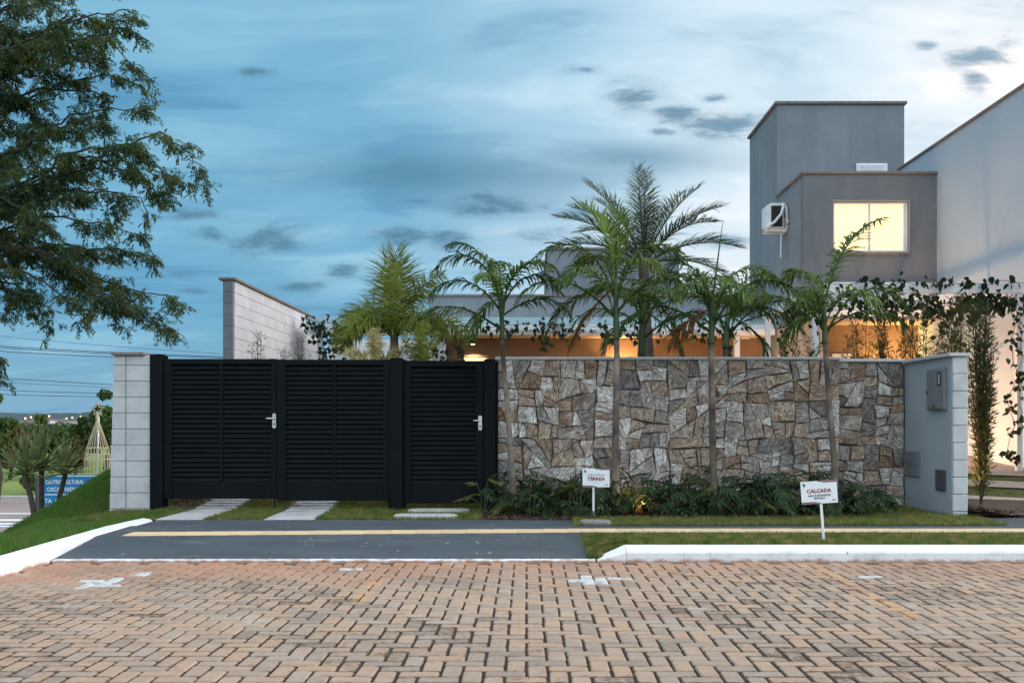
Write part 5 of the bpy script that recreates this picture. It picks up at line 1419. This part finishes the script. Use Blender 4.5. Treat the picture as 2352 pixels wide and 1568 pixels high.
vine('vine on the left side beam of the white pergola', [[lp(1880, 668, 16.4), lp(1850, 690, 17.2), lp(1815, 710, 18.6), lp(1800, 718, 19.4)], [lp(1800, 720, 19.3), lp(1798, 770, 19.3), lp(1800, 820, 19.3)], [lp(1880, 700, 16.4), lp(1850, 712, 17), lp(1820, 722, 18)], [lp(1875, 690, 15.9), lp(1880, 760, 15.9), lp(1876, 820, 15.9)]], 170, .12, 1.15)
vine('vine hanging beside the lit recess of the right house', [[lp(2168, 715, 16.6), lp(2165, 760, 16.6), lp(2172, 820, 16.6)], [lp(2185, 715, 16.6), lp(2190, 790, 16.6)]], 60, .09, 1.0)
VY_ = 21.85
def l2(x, y, Y=VY_): return tuple(P(x, y, Y))
vine('vine trailing along the white roof edge of the low house', [[l2(1000, 745), l2(1060, 748), l2(1120, 752), l2(1180, 745), l2(1260, 748), l2(1330, 752), l2(1400, 748), l2(1480, 752), l2(1560, 748), l2(1640, 752), l2(1700, 758)],
      [l2(1160, 758), l2(1260, 762), l2(1360, 765), l2(1450, 770), l2(1560, 768), l2(1690, 768)], [l2(1475, 770), l2(1470, 800)], [l2(1668, 770), l2(1675, 815)], [l2(1255, 770), l2(1252, 795)]], 295, .12, 1.4)
vine('thick vine hanging from the roof corner left of the lit door', [[l2(1000, 745), l2(1002, 790), l2(998, 835)], [l2(1015, 750), l2(1030, 800), l2(1028, 835)], [l2(980, 750), l2(988, 800), l2(985, 830)], [l2(1050, 760), l2(1058, 800), l2(1052, 820)]], 130, .11, 1.2)
vine('vine covering the far left end of the roof edge', [[l2(705, 735), l2(740, 742), l2(780, 748), l2(800, 755)], [l2(722, 745), l2(728, 775), l2(735, 830)], [l2(750, 755), l2(765, 800), l2(770, 830)], [l2(785, 760), l2(790, 800), l2(800, 835)], [l2(710, 760), l2(745, 765), l2(790, 775)]], 170, .15, 1.25)

# ---- big tree at the upper left
def near_tree():
    rng = np.random.default_rng(77); TYD = 13.6
    o = thing('tree', 'large tree with fine drooping leaves reaching in from the upper left', 'tree', tuple(Vector((PX(-330, TYD), TYD, -.6))))
    B0 = o.location
    limbs = [[(-160, 160), (20, 112), (120, 68), (220, 32), (300, 28)], [(-160, 250), (40, 112), (160, 72), (260, 100), (335, 185)], [(-160, 310), (0, 240), (120, 200), (240, 172), (325, 200), (345, 232)],
             [(-160, 430), (60, 330), (160, 265), (250, 250), (338, 246)], [(-160, 530), (120, 385), (150, 352), (260, 335), (370, 305), (440, 355), (478, 425)], [(-160, 550), (100, 410), (220, 372), (330, 375), (430, 425)],
             [(-160, 570), (30, 450), (150, 440), (260, 440), (325, 455), (342, 500)], [(-160, 590), (0, 500), (150, 500), (250, 515), (325, 545)], [(-160, 610), (0, 572), (120, 590), (220, 640), (300, 665), (380, 680), (412, 705)],
             [(-160, 650), (60, 565), (150, 600), (240, 680), (330, 735), (405, 760)], [(-160, 660), (0, 602), (100, 650), (170, 690), (195, 730)], [(-160, 670), (-20, 640), (50, 680), (80, 712)],
             [(-160, 30), (0, 25), (60, 0), (120, -40)], [(-160, 60), (0, 52), (80, 10), (160, -30), (240, -50)], [(-60, 350), (60, 350), (100, 400), (130, 440)], [(-140, 690), (-30, 770), (-5, 830), (-2, 880)],
             [(-160, 600), (30, 520), (90, 555), (180, 565), (290, 575), (355, 590)], [(-160, 120), (10, 160), (80, 180), (150, 150), (230, 120)], [(-160, 200), (0, 180), (60, 250), (130, 300), (190, 310)],
             [(-160, 480), (-20, 440), (50, 480), (120, 530)], [(-160, 280), (-20, 290), (40, 300), (90, 280)], [(-140, 400), (0, 390), (70, 380)], [(60, 565), (180, 650), (250, 720), (270, 745)],
             [(-100, 200), (-10, 220), (50, 220)], [(-100, 80), (10, 70), (90, 90)], [(120, 590), (180, 620), (270, 700), (360, 720)], [(-100, 100), (60, 120), (190, 90), (280, 60), (320, 90)]]
    br = MB(); C = []; A = []; Bv = []; sprays = 0
    for lm in list(limbs):
        if lm[0][0] < -90:
            dx, dy = rng.uniform(-25, 10), rng.uniform(-38, 38)
            limbs.append([(x + dx * (i > 0) - 22 * (i == len(lm) - 1) - 12 * i + rng.normal(0, 12), y + dy * min(1, i) + rng.normal(0, 12)) for i, (x, y) in enumerate(lm)])
    trunk = [Vector((PX(-330, TYD), TYD, -.6)), Vector((PX(-320, TYD), TYD, 1.2)), Vector((PX(-280, TYD), TYD, 2.6)), Vector((PX(-235, TYD), TYD, 4.2)), Vector((PX(-200, TYD), TYD, 6.2))]
    trunk_tube(o, [p - B0 for p in trunk], .26, .08, M['bark'], 'trunk', False)
    for li, lm in enumerate(limbs):
        Yd = TYD + rng.uniform(-1.0, 1.2)
        pts = [P(x, y, TYD + (Yd - TYD) * min(1, .4 + .3 * i)) for i, (x, y) in enumerate(lm)]
        if lm[0][0] < -90: pts = [Vector((PX(-285 + 10 * rng.uniform(-1, 1), TYD), TYD, pts[0].z - .7 - rng.uniform(0, .5)))] + pts
        fine = []
        for i in range(len(pts) - 1):
            for j in range(5): fine.append(pts[i].lerp(pts[i + 1], j / 5) + Vector(rng.normal(0, .02, 3)))
        fine.append(pts[-1]); n = len(fine)
        br.tube([p - B0 for p in fine], [.024 * (1 - .9 * i / n) + .002 for i in range(n)], 5, False)
        tot = 0
        for i in range(n - 1):
            seg = fine[i + 1] - fine[i]; tot += seg.length; u = i / n
            if fine[i].x < PX(-130, TYD): continue
            k = int(seg.length / .044 + rng.uniform(0, 1)) if math.sin(tot * 7.5 + li * 1.7) > -.28 or i > n - 5 else 0
            for _ in range(k):
                p = fine[i].lerp(fine[i + 1], rng.uniform(0, 1)); tg = seg.normalized()
                d = Vector((tg.x * .9 + rng.normal(0, .55), rng.normal(0, .6), tg.z * .5 + rng.normal(.05, .42))).normalized()
                tl_ = rng.uniform(.16, .46) * (1 - .45 * u); tw = [p]
                dd = d.copy()
                for s_ in range(4):
                    dd = (dd + Vector((0, 0, -.26))).normalized(); tw.append(tw[-1] + dd * tl_ / 4)
                br.tube([q - B0 for q in tw], [.004, .003, .0025, .002, .001], 3, False)
                for q_ in range(int(tl_ / .042) + 2):
                    v = rng.uniform(.15, 1); f = v * 4; a = min(int(f), 3); q = tw[a].lerp(tw[a + 1], f - a)
                    sd = Vector((rng.normal(0, .8) + .25, rng.normal(0, .7), rng.normal(-.35, .4))).normalized()
                    sl_ = rng.uniform(.09, .17); sprays += 1
                    up = Vector(rng.normal(0, 1, 3)); side_ = sd.cross(up).normalized()
                    x = q.copy(); dr = sd.copy()
                    for m_ in range(6):
                        dr = (dr + Vector((0, 0, -.10))).normalized(); x = x + dr * sl_ / 6
                        for s2 in (-1, 1):
                            ld = (side_ * s2 + dr * .75 + Vector((0, 0, -.25))).normalized(); ln = rng.uniform(.018, .029) * (1 - .06 * m_)
                            C.append(x + ld * ln - B0); A.append(ld * ln); w_ = ld.cross(Vector(rng.normal(0, 1, 3))).normalized(); Bv.append(w_ * .0100)
    # a few bare hanging twigs
    for tw in ([(0, 650), (50, 690), (100, 700), (150, 670), (165, 655)], [(-20, 670), (40, 725), (75, 735), (130, 715)], [(60, 680), (70, 700), (66, 730)]):
        br.tube([P(x, y, TYD) - B0 for x, y in tw], .004, 4, False)
    br.build('branches', M['bark'], o)
    Vv, Ff = diamonds(np.array([tuple(c) for c in C]), np.array([tuple(c) for c in A]), np.array([tuple(c) for c in Bv]))
    npmesh('foliage', Vv, Ff, M['tree'], o)
near_tree()

# =================================================================== SIGNS
def board_sign(label, Y, base, btop, box, lines, rot=0, tilt=0):
    """small stepped sign board on a square post"""
    bp_ = P(base[0], base[1], Y); k = FPX / Y
    o = thing('sign', label, 'sign', tuple(bp_), 'small white notice boards'); o.rotation_euler = (0, R(tilt), R(rot))
    x0, x1 = (box[0] - base[0]) / k, (box[1] - base[0]) / k; z1, z0 = (base[1] - box[2]) / k, (base[1] - box[3]) / k
    xp = (btop - base[0]) / k; w, h = x1 - x0, z1 - z0
    MB().cbox(-.011, .011, -.009, .009, -.08, z0 + .03, .002).build('post', M['white'], o)
    MB().cbox(-.0125, .0125, -.0105, .0105, z0 - .002, z0 + .06, .002)
    s_ = h * .055
    xm = x0 + w * .44; xn = x0 + w * .53
    outline = [(x0, z0 + s_), (x0 + w * .50, z0 + s_), (x0 + w * .56, z0), (x1, z0), (x1, z1 - s_), (xn, z1 - s_), (xm, z1), (x0, z1)]
    MB().prism(outline, -.017, -.0095).build('board', M['sign_white'], o)
    MB().prism([(xn + .001, z1 - s_ + .001), (x1, z1 - s_ + .001), (x1, z1), (xm + .004, z1)], -.0165, -.0100).build('trim', M['sign_taupe'], o)
    MB().prism([(xn + w * .12, z1 - s_ * 1.55), (x1, z1 - s_ * 1.55), (x1, z1 - s_), (xn + w * .06, z1 - s_)], -.0180, -.0172).build('trim', M['sign_red'], o)
    MB().prism([(x0, z0), (x0 + w * .55, z0), (x0 + w * .495, z0 + s_ - .001), (x0, z0 + s_ - .001)], -.0165, -.0100).build('trim', M['sign_taupe'], o)
    MB().prism([(x0, z0 + s_), (x0 + w * .42, z0 + s_), (x0 + w * .38, z0 + s_ * 1.6), (x0, z0 + s_ * 1.6)], -.0180, -.0172).build('trim', M['sign_red'], o)
    lx, lz = x0 + w * .085, z1 - h * .16
    MB().prism([(lx - .012, lz + .016), (lx + .004, lz + .014), (lx + .013, lz + .004), (lx + .012, lz - .014), (lx - .002, lz - .016), (lx - .008, lz - .004)], -.0180, -.0172).build('logo', M['sign_leaf'], o)
    MB().prism([(x1 - w * .17, z0 + h * .10), (x1 - w * .05, z0 + h * .10), (x1 - w * .05, z0 + h * .125), (x1 - w * .17, z0 + h * .125)], -.0180, -.0172).prism([(x1 - w * .155, z0 + h * .14), (x1 - w * .06, z0 + h * .14), (x1 - w * .07, z0 + h * .16), (x1 - w * .15, z0 + h * .16)], -.0180, -.0172).build('logo', M['sign_taupe'], o)
    for (s, fx, fz, size, m_, bold, ww) in lines:
        t = text(s, size * h, M[m_], o, (0, -.0178, 0), bold=bold)
        wd = max(t.dimensions.x, 1e-4); me = t.data; xs_ = [v.co.x for v in me.vertices]; wd = max(xs_) - min(xs_)
        sx = ww * w / wd; t.scale = (sx, 1, 1); t.location = (x0 + fx * w - (min(xs_) + wd / 2) * sx, -.0178, z0 + fz * h)
    return o, x0, x1, z0, z1
o, x0, x1, z0, z1 = board_sign('small white sign on a post reading TÉRREA, before the bed', 11.05, (1363, 1190), 1366, (1338, 1400, 1075, 1118),
    [('CASA DECORADA', .50, .615, .115, 'sign_ink', .000, .66), ('TÉRREA', .50, .37, .23, 'sign_red', .0018, .66)])
w, h = x1 - x0, z1 - z0
gb_ = MB()
for (a, c) in ((.23, .35), (.38, .44), (.47, .59), (.63, .69), (.72, .79)): gb_.prism([(x0 + a * w, z0 + .275 * h), (x0 + c * w, z0 + .275 * h), (x0 + c * w, z0 + .305 * h), (x0 + a * w, z0 + .305 * h)], -.0180, -.0172)
gb_.build('lettering', M['sign_pale'], o)
board_sign('white sign on a leaning post reading CALÇADA, behind the kerb', 8.98, (1892, 1243), 1885, (1848, 1930, 1103, 1155),
    [('CALÇADA', .50, .49, .22, 'sign_red', .0018, .68), ('NÃO É ENTREGUE', .50, .315, .125, 'sign_ink', .0008, .62), ('PINTADA', .50, .195, .125, 'sign_ink', .0008, .31)], rot=-3, tilt=-4.2)

# =================================================================== LEFT DISTANCE
LZ = -2.5
def zplane(y, z=LZ): return FPX * (HC - z) / (y - VY)
av = MB(); av.quad((-60, 27, LZ), (-4, 27, LZ), (-4, 47, LZ), (-60, 47, LZ)); struct(av.build('avenue', M['avenue']))
struct(MB().box(-60, -3, 47, 47.4, LZ - .2, LZ + .15).build('avenue_kerb', M['slab']))
struct(MB().quad((-90, 47.4, LZ + .1), (-2, 47.4, LZ + .1), (-2, 130, LZ + .5), (-90, 130, LZ + .5)).build('far_verge', M['far_grass']))
mk = MB()
for (x0_, x1_, y0_, y1_) in [(0, 55, 1192, 1196), (10, 110, 1201, 1204), (0, 95, 1207, 1209.5), (40, 120, 1178, 1180)]:
    a, b_ = zplane(y1_), zplane(y0_)
    mk.quad(((x0_ - 40 - VX) * a / FPX, a, LZ + .006), ((x1_ - VX) * a / FPX, a, LZ + .006), ((x1_ - VX) * b_ / FPX, b_, LZ + .006), ((x0_ - 40 - VX) * b_ / FPX, b_, LZ + .006))
struct(mk.build('road_marking', M['sign_letter']))
# blue direction sign
BSY = 33.0; bk = FPX / BSY
sg = thing('road_sign', 'blue direction sign with white lettering behind the spiky palms', 'sign', tuple(P(170, 1165, BSY))); B0 = sg.location
def bs(x, y): q = P(x, y, BSY) - B0; return q.x, q.z
def plate(y0_, y1_, x0_=90, x1_=272, sk_=8):
    a, b_, c, d_ = bs(x0_ + sk_ * .0, y1_), bs(x1_, y1_), bs(x1_, y0_), bs(x0_ + sk_, y0_); return [a, b_, c, d_]
MB().prism(plate(1090, 1136, 97, 285), -.03, .03).build('panel', M['sign_blue'], sg)
MB().prism(plate(1137, 1164, 90, 285, 6), -.03, .03).build('panel', M['sign_blue'], sg)
ln = MB()
for (x0_, x1_, y0_) in ((112, 284, 1092.5), (98, 284, 1135), (93, 284, 1161.5)):
    (a, b_), (c, d_) = bs(x0_, y0_ + .9), bs(x1_, y0_ - .9); ln.prism([(a, b_), (c, b_), (c, d_), (a, d_)], -.036, -.031)
ln.build('border', M['sign_letter'], sg)
MB().box(-1.3, -1.2, .03, .1, -1.6, 1.0).box(1.2, 1.3, .03, .1, -1.6, 1.0).build('post', M['box_dark'], sg)
for (s, xa, xb, yb, sz) in (('CENTRO CULTURAL', 106, 194, 1110.5, 9.5), ('OSCAR NIEMEYER', 109, 202, 1127.5, 9.5), ('ESTA  C', 92, 136, 1154, 9.5)):
    t = text(s, 1, M['sign_letter'], sg, (0, 0, 0), bold=.01); xs_ = [v.co.x for v in t.data.vertices]; wd = max(xs_) - min(xs_)
    (a, zb_), (c, _) = bs(xa, yb), bs(xb, yb); hgt = sz / bk / .72
    t.scale = ((c - a) / wd, hgt, 1); t.location = (a - min(xs_) * (c - a) / wd, -.036, zb_)
# spiky palms in front of it
def spiky(label, Y, base, crown, n, L_, seed, lean=0):
    rng = np.random.default_rng(seed); o = thing('spiky_palm', label, 'palm', tuple(P(base[0], base[1], Y)), 'spiky palms on the bank'); B0 = o.location
    c = P(crown[0], crown[1], Y) - B0
    trunk_tube(o, [Vector((0, 0, -.3)), Vector((c.x * .1, 0, 0)), Vector((c.x * .45, 0, c.z * .5)), c], .055, .048, M['trunk_dark'], 'trunk')
    for k in range(n):
        u = (k + .5) / n; az = k * 2.39996 + rng.uniform(-.2, .2); el = R(88 - 82 * u ** 1.2 + rng.normal(0, 6)); l = L_ * 1.2 * rng.uniform(.75, 1.1) * (1 - .1 * u)
        d_ = Vector((math.cos(az) * math.cos(el), math.sin(az) * math.cos(el), math.sin(el))); s_ = Vector((-math.sin(az), math.cos(az), 0)); nrm = d_.cross(s_)
        b = MB(); p = c.copy(); dd = d_.copy(); V = []
        for i, ww in enumerate((.024, .042, .036, .020, 0)):
            if ww: V += [p - s_ * ww + nrm * ww * .5, p, p + s_ * ww + nrm * ww * .5]
            else: V.append(p)
            dd = (dd + Vector((0, 0, -.05 - .10 * u))).normalized(); p = p + dd * l / 4
        b.v = [tuple(v) for v in V]
        for i in range(3):
            for j in range(2): q = i * 3 + j; b.f.append((q, q + 1, q + 4, q + 3))
        b.f += [(9, 10, 12), (10, 11, 12)]
        b.build('leaf', M['yucca'], o)
    return o
spiky('spiky palm with a leaning trunk at the far left edge', 19.0, (84, 1196), (56, 1090), 44, .74, 1)
spiky('tallest spiky palm in the middle of the three', 19.6, (96, 1190), (95, 1078), 54, .85, 2)
spiky('spiky palm leaning right in front of the blue sign', 20.5, (128, 1180), (150, 1090), 44, .70, 3)
# small round bush by the verge
# metal Christmas tree frame
CT = 52.0
ct = thing('metal_tree_frame', 'conical metal Christmas tree frame topped by a star', 'decoration', tuple(P(224, 1120, CT))); B0 = ct.location
def cpnt(x, y): return P(x, y, CT) - B0
zr = [cpnt(224, y).z for y in (1120, 1054, 1042, 1028, 965)]; rr = [29 / (FPX / CT), 28 / (FPX / CT), 26 / (FPX / CT), 23.5 / (FPX / CT), 2.5 / (FPX / CT)]
zt_ = cpnt(224, 958).z
MB().tube([(-.04, 0, zr[0]), (.04, 0, zt_)], .055, 8).build('mast', M['chrome'], ct)
rbs = MB()
for k in range(22):
    a = 2 * math.pi * k / 22; ca, sa = math.cos(a), math.sin(a)
    rbs.tube([(rr[0] * ca, rr[0] * sa, zr[0]), (rr[1] * ca, rr[1] * sa, zr[1]), (rr[3] * ca, rr[3] * sa, zr[3]), (rr[4] * ca, rr[4] * sa, zr[4])], .013, 4, False)
    rbs.build('rib', M['bone'], ct); rbs = MB()
for i in (1, 2, 3):
    MB().tube([(rr[i] * math.cos(2 * math.pi * k / 24), rr[i] * math.sin(2 * math.pi * k / 24), zr[i]) for k in range(25)], .020, 4, False).build('hoop', M['bone'], ct)
for sx in (-.27, .27):
    b = MB(); b.tube([(sx + .14 * math.cos(a), -.45, (zr[2] + zr[3]) / 2 + .14 * math.sin(a)) for a in np.linspace(0, 6.28, 13)], .016, 4, False)
    b.tube([(sx + .06 * math.cos(a), -.45, (zr[2] + zr[3]) / 2 + .06 * math.sin(a)) for a in np.linspace(0, 5, 10)], .016, 4, False); b.build('scroll', M['bone'], ct)
star = []
for k in range(10):
    a = math.pi / 2 + k * math.pi / 5; r_ = .36 if k % 2 == 0 else .15; star.append((r_ * math.cos(a), r_ * math.sin(a)))
sz_ = cpnt(224, 940).z
sb = MB()
for k in range(10): sb.tube([(star[k][0], 0, sz_ + star[k][1]), (star[(k + 1) % 10][0], 0, sz_ + star[(k + 1) % 10][1])], .022, 4)
sb.build('star', M['bone'], ct)
MB().tube([(0, 0, zt_ - .1), (0, 0, sz_ - .1)], .09, 6).build('star_mount', M['bone'], ct)

# middle-distance trees
def grove_tree(label, xp, Y, ytop, wpx, m, seed, zb=LZ, ybot=None, nleaf=5500, lobes=9, leaf=.16, name='leafy_tree', group='trees beyond the avenue'):
    rng = np.random.default_rng(seed); k = FPX / Y; H = PZ(ytop, Y) - zb; Wd = wpx / k / 2
    o = thing(name, label, 'tree', (PX(xp, Y), Y, zb), group)
    trunk_tube(o, [Vector((0, 0, -.3)), Vector((.05 * H, 0, H * .25)), Vector((0, 0, H * .55))], .035 * H, .018 * H, M['bark'], 'trunk', False)
    lim = MB()
    L_ = []
    for i in range(lobes):
        a = rng.uniform(0, 6.28); r = rng.uniform(.1, .75) * Wd; z_ = H * rng.uniform(.35, .86) * (1 - .25 * r / Wd); s_ = rng.uniform(.28, .5) * Wd
        L_.append((np.array([math.cos(a) * r, math.sin(a) * r, z_]), s_)); lim.tube([(0, 0, H * .3), (math.cos(a) * r * .6, math.sin(a) * r * .6, z_ * .85), (math.cos(a) * r, math.sin(a) * r, z_)], [.012 * H, .007 * H, .003 * H], 4, False)
    L_.append((np.array([0, 0, H - .3 * Wd]), .32 * Wd))
    lim.build('limbs', M['bark'], o)
    per = nleaf // len(L_); C = []
    for c, s_ in L_:
        d_ = rand_dirs(per, rng); rad = s_ * rng.uniform(.35, 1.0, per)[:, None] ** .6 * (1 + .25 * np.sin(d_[:, :1] * 5 + d_[:, 1:2] * 4 + seed))
        q = c + d_ * rad * np.array([1, 1, .72]); C.append(q)
    C = np.concatenate(C); C = C[C[:, 2] > .12 * H]; n = len(C)
    A = rand_dirs(n, rng); A[:, 2] -= .3; B_ = np.cross(A, rand_dirs(n, rng)); B_ /= np.maximum(np.linalg.norm(B_, axis=1, keepdims=True), 1e-3)
    s_ = rng.uniform(.6, 1.2, n)[:, None] * leaf
    Vv, Ff = diamonds(C, A * s_, B_ * s_ * .5)
    npmesh('crown', Vv, Ff, M[m], o)
    return o
grove_tree('dense dark tree behind the metal tree frame', 240, 72, 892, 95, 'wood_a', 3, nleaf=9000, lobes=14, leaf=.15)
grove_tree('dark lower tree left of the metal tree frame', 190, 80, 955, 80, 'wood_a', 4, leaf=.15)
grove_tree('bright green rounded tree in the middle of the left distance', 95, 66, 950, 85, 'wood_a', 5, leaf=.15)
grove_tree('brownish olive tree at the left edge of the distance', 20, 60, 955, 120, 'wood_b', 6, nleaf=8000, leaf=.13)
grove_tree('small green tree below the far houses', 140, 70, 990, 70, 'wood_a', 7, leaf=.14)
grove_tree('olive tree right of the spiky palms', 170, 62, 1005, 70, 'wood_b', 8, leaf=.13)
grove_tree('light green tree cut by the left edge of the photo', -12, 45, 902, 85, 'wood_a', 9, nleaf=6000, leaf=.12)
grove_tree('low shrub by the verge behind the leaning palm', 70, 49, 1085, 45, 'wood_a', 10, nleaf=2500, leaf=.09, name='round_bush')
grove_tree('dark tree mostly hidden behind the block pier', 290, 75, 930, 90, 'wood_a', 11, leaf=.15)
# far-off wood on the plain: one mass
n = 26000; Xf = RNG.uniform(-260, 10, n); Yf = RNG.uniform(130, 420, n)
cx_ = np.round(Xf / 9) * 9 + 3 * np.sin(np.round(Yf / 9) * 2.1); cy_ = np.round(Yf / 9) * 9
Cf = np.stack([cx_ + RNG.normal(0, 2.4, n), cy_ + RNG.normal(0, 2.4, n), -3 + np.abs(RNG.normal(1.2, .9, n))], -1)
A = rand_dirs(n); B_ = np.cross(A, rand_dirs(n)); B_ /= np.maximum(np.linalg.norm(B_, axis=1, keepdims=True), 1e-3)
Vv, Ff = diamonds(Cf, A * .7, B_ * .4); wd = npmesh('far_wood', Vv, Ff, M['wood_a']); stuff(wd, 'far-off belt of trees on the plain at the left'); wd['category'] = 'trees'
# hill and town
b = MB(); n = 260; xs_ = np.linspace(-900, 250, n); prf = 8.5 + 3.0 * np.sin(xs_ * .021) + 2.2 * np.sin(xs_ * .057 + 1) + 2.6 * np.abs(np.sin(xs_ * .045 + .8)) ** .5 + 1.2 * np.abs(np.sin(xs_ * .13)) ** .5 + np.interp(xs_, [-720, -600, -520, 0], [0, 3, 4, 2])
for d_, f_ in ((1150, 0), (1250, .62), (1350, 1.0), (1600, .8)):
    b.v += [(x, d_, -3.2 + f_ * p * 1.15) for x, p in zip(xs_, prf)]
for r_ in range(3):
    for i in range(n - 1): b.f.append((r_ * n + i, r_ * n + i + 1, r_ * n + n + i + 1, r_ * n + n + i))
struct(b.build('hill', M['hill'], smooth=True))
rt = random.Random(17)
hm = MB().box(-.5, .5, -.5, .5, 0, 1).mesh('wall'); hm.materials.append(M['house_far'])
rm = MB(); rm.v = [(-.55, -.55, 1), (.55, -.55, 1), (.55, .55, 1), (-.55, .55, 1), (-.55, 0, 1.3), (.55, 0, 1.3)]; rm.f = [(0, 1, 5, 4), (2, 3, 4, 5), (1, 2, 5), (3, 0, 4), (0, 3, 2, 1)]
rm = rm.mesh('roof'); rm.materials.append(M['roof_far'])
hl = ['white house wall farthest left in the distant town', 'low grey house in the distant town', 'long pale shed in the middle of the distant town', 'tall narrow house in the distant town', 'small house near the hill foot', 'pale house under the highest tree of the hill', 'reddish roofed house in the distant town', 'pale house by the warm lamps', 'broad house at the right of the distant town', 'tiny house near the big dark tree']
for i in range(10):
    Y = rt.uniform(560, 900); xp = 48 + i * 15 + rt.uniform(-4, 4); o = thing('distant_house', '%s from the left of the small houses in the distant town' % ORD[i], 'house', (PX(xp, Y), Y, -3.2), 'houses of the distant town')
    s_ = (rt.uniform(5, 11), 8, rt.uniform(2.6, 4.6))
    for nm, me in (('wall', hm), ('roof', rm)): q = link(nm, me, o); q.scale = s_
for i, xp in enumerate((58, 71, 113, 153, 166, 185)):
    Y = 640 + 20 * i; o = thing('street_lamp', '%s from the left of the glowing street lamps in the town' % ORD[i], 'lamp', (PX(xp, Y), Y, -3.2), 'street lamps of the distant town')
    h = 5.2 + (i % 3) * .8
    MB().tube([(0, 0, 0), (0, 0, h)], .12, 5).build('pole', M['box_dark'], o); MB().tube([(0, 0, h), (0, 0, h + .9)], [.35, .45], 8).build('lamp_head', M['cityglow'], o)
# overhead cables
for i, (y0_, y1_, Yc, lab) in enumerate([(772, 807, 46, 'highest thin overhead cable at the left'), (795, 816, 40, 'upper overhead cable of the close trio'), (799, 819, 40, 'middle overhead cable of the close trio'), (807, 827, 40, 'lowest overhead cable of the close trio'),
        (868, 891, 46, 'overhead cable above the dark tree, upper'), (878, 896, 46, 'thin overhead cable above the dark tree'), (896, 908, 52, 'overhead cable touching the dark tree, upper of two'), (906, 915, 52, 'lowest overhead cable touching the dark tree')]):
    b = MB(); pts = []
    for k in range(25):
        u = k / 24; x = -500 + u * 1400; y = y0_ + (y1_ - y0_) * x / 262 + 18 * ((u - .5) ** 2 - .25) * 0
        y = y0_ + (y1_ - y0_) * (1 - (1 - min(x, 900) / 900) ** 1.6) * 1.55 if x > 0 else y0_ + x * .16
        pts.append(P(x, y, Yc))
    tag(b.tube(pts, .013 if i not in (0, 5) else .008, 4, False).build('overhead_cable', M['cable']), lab, 'cable', 'overhead cables at the left')
print('stones', ns1, 'plants', len(spots), 'objects', len(bpy.data.objects), 'pavers', len(bricks), len(vis))
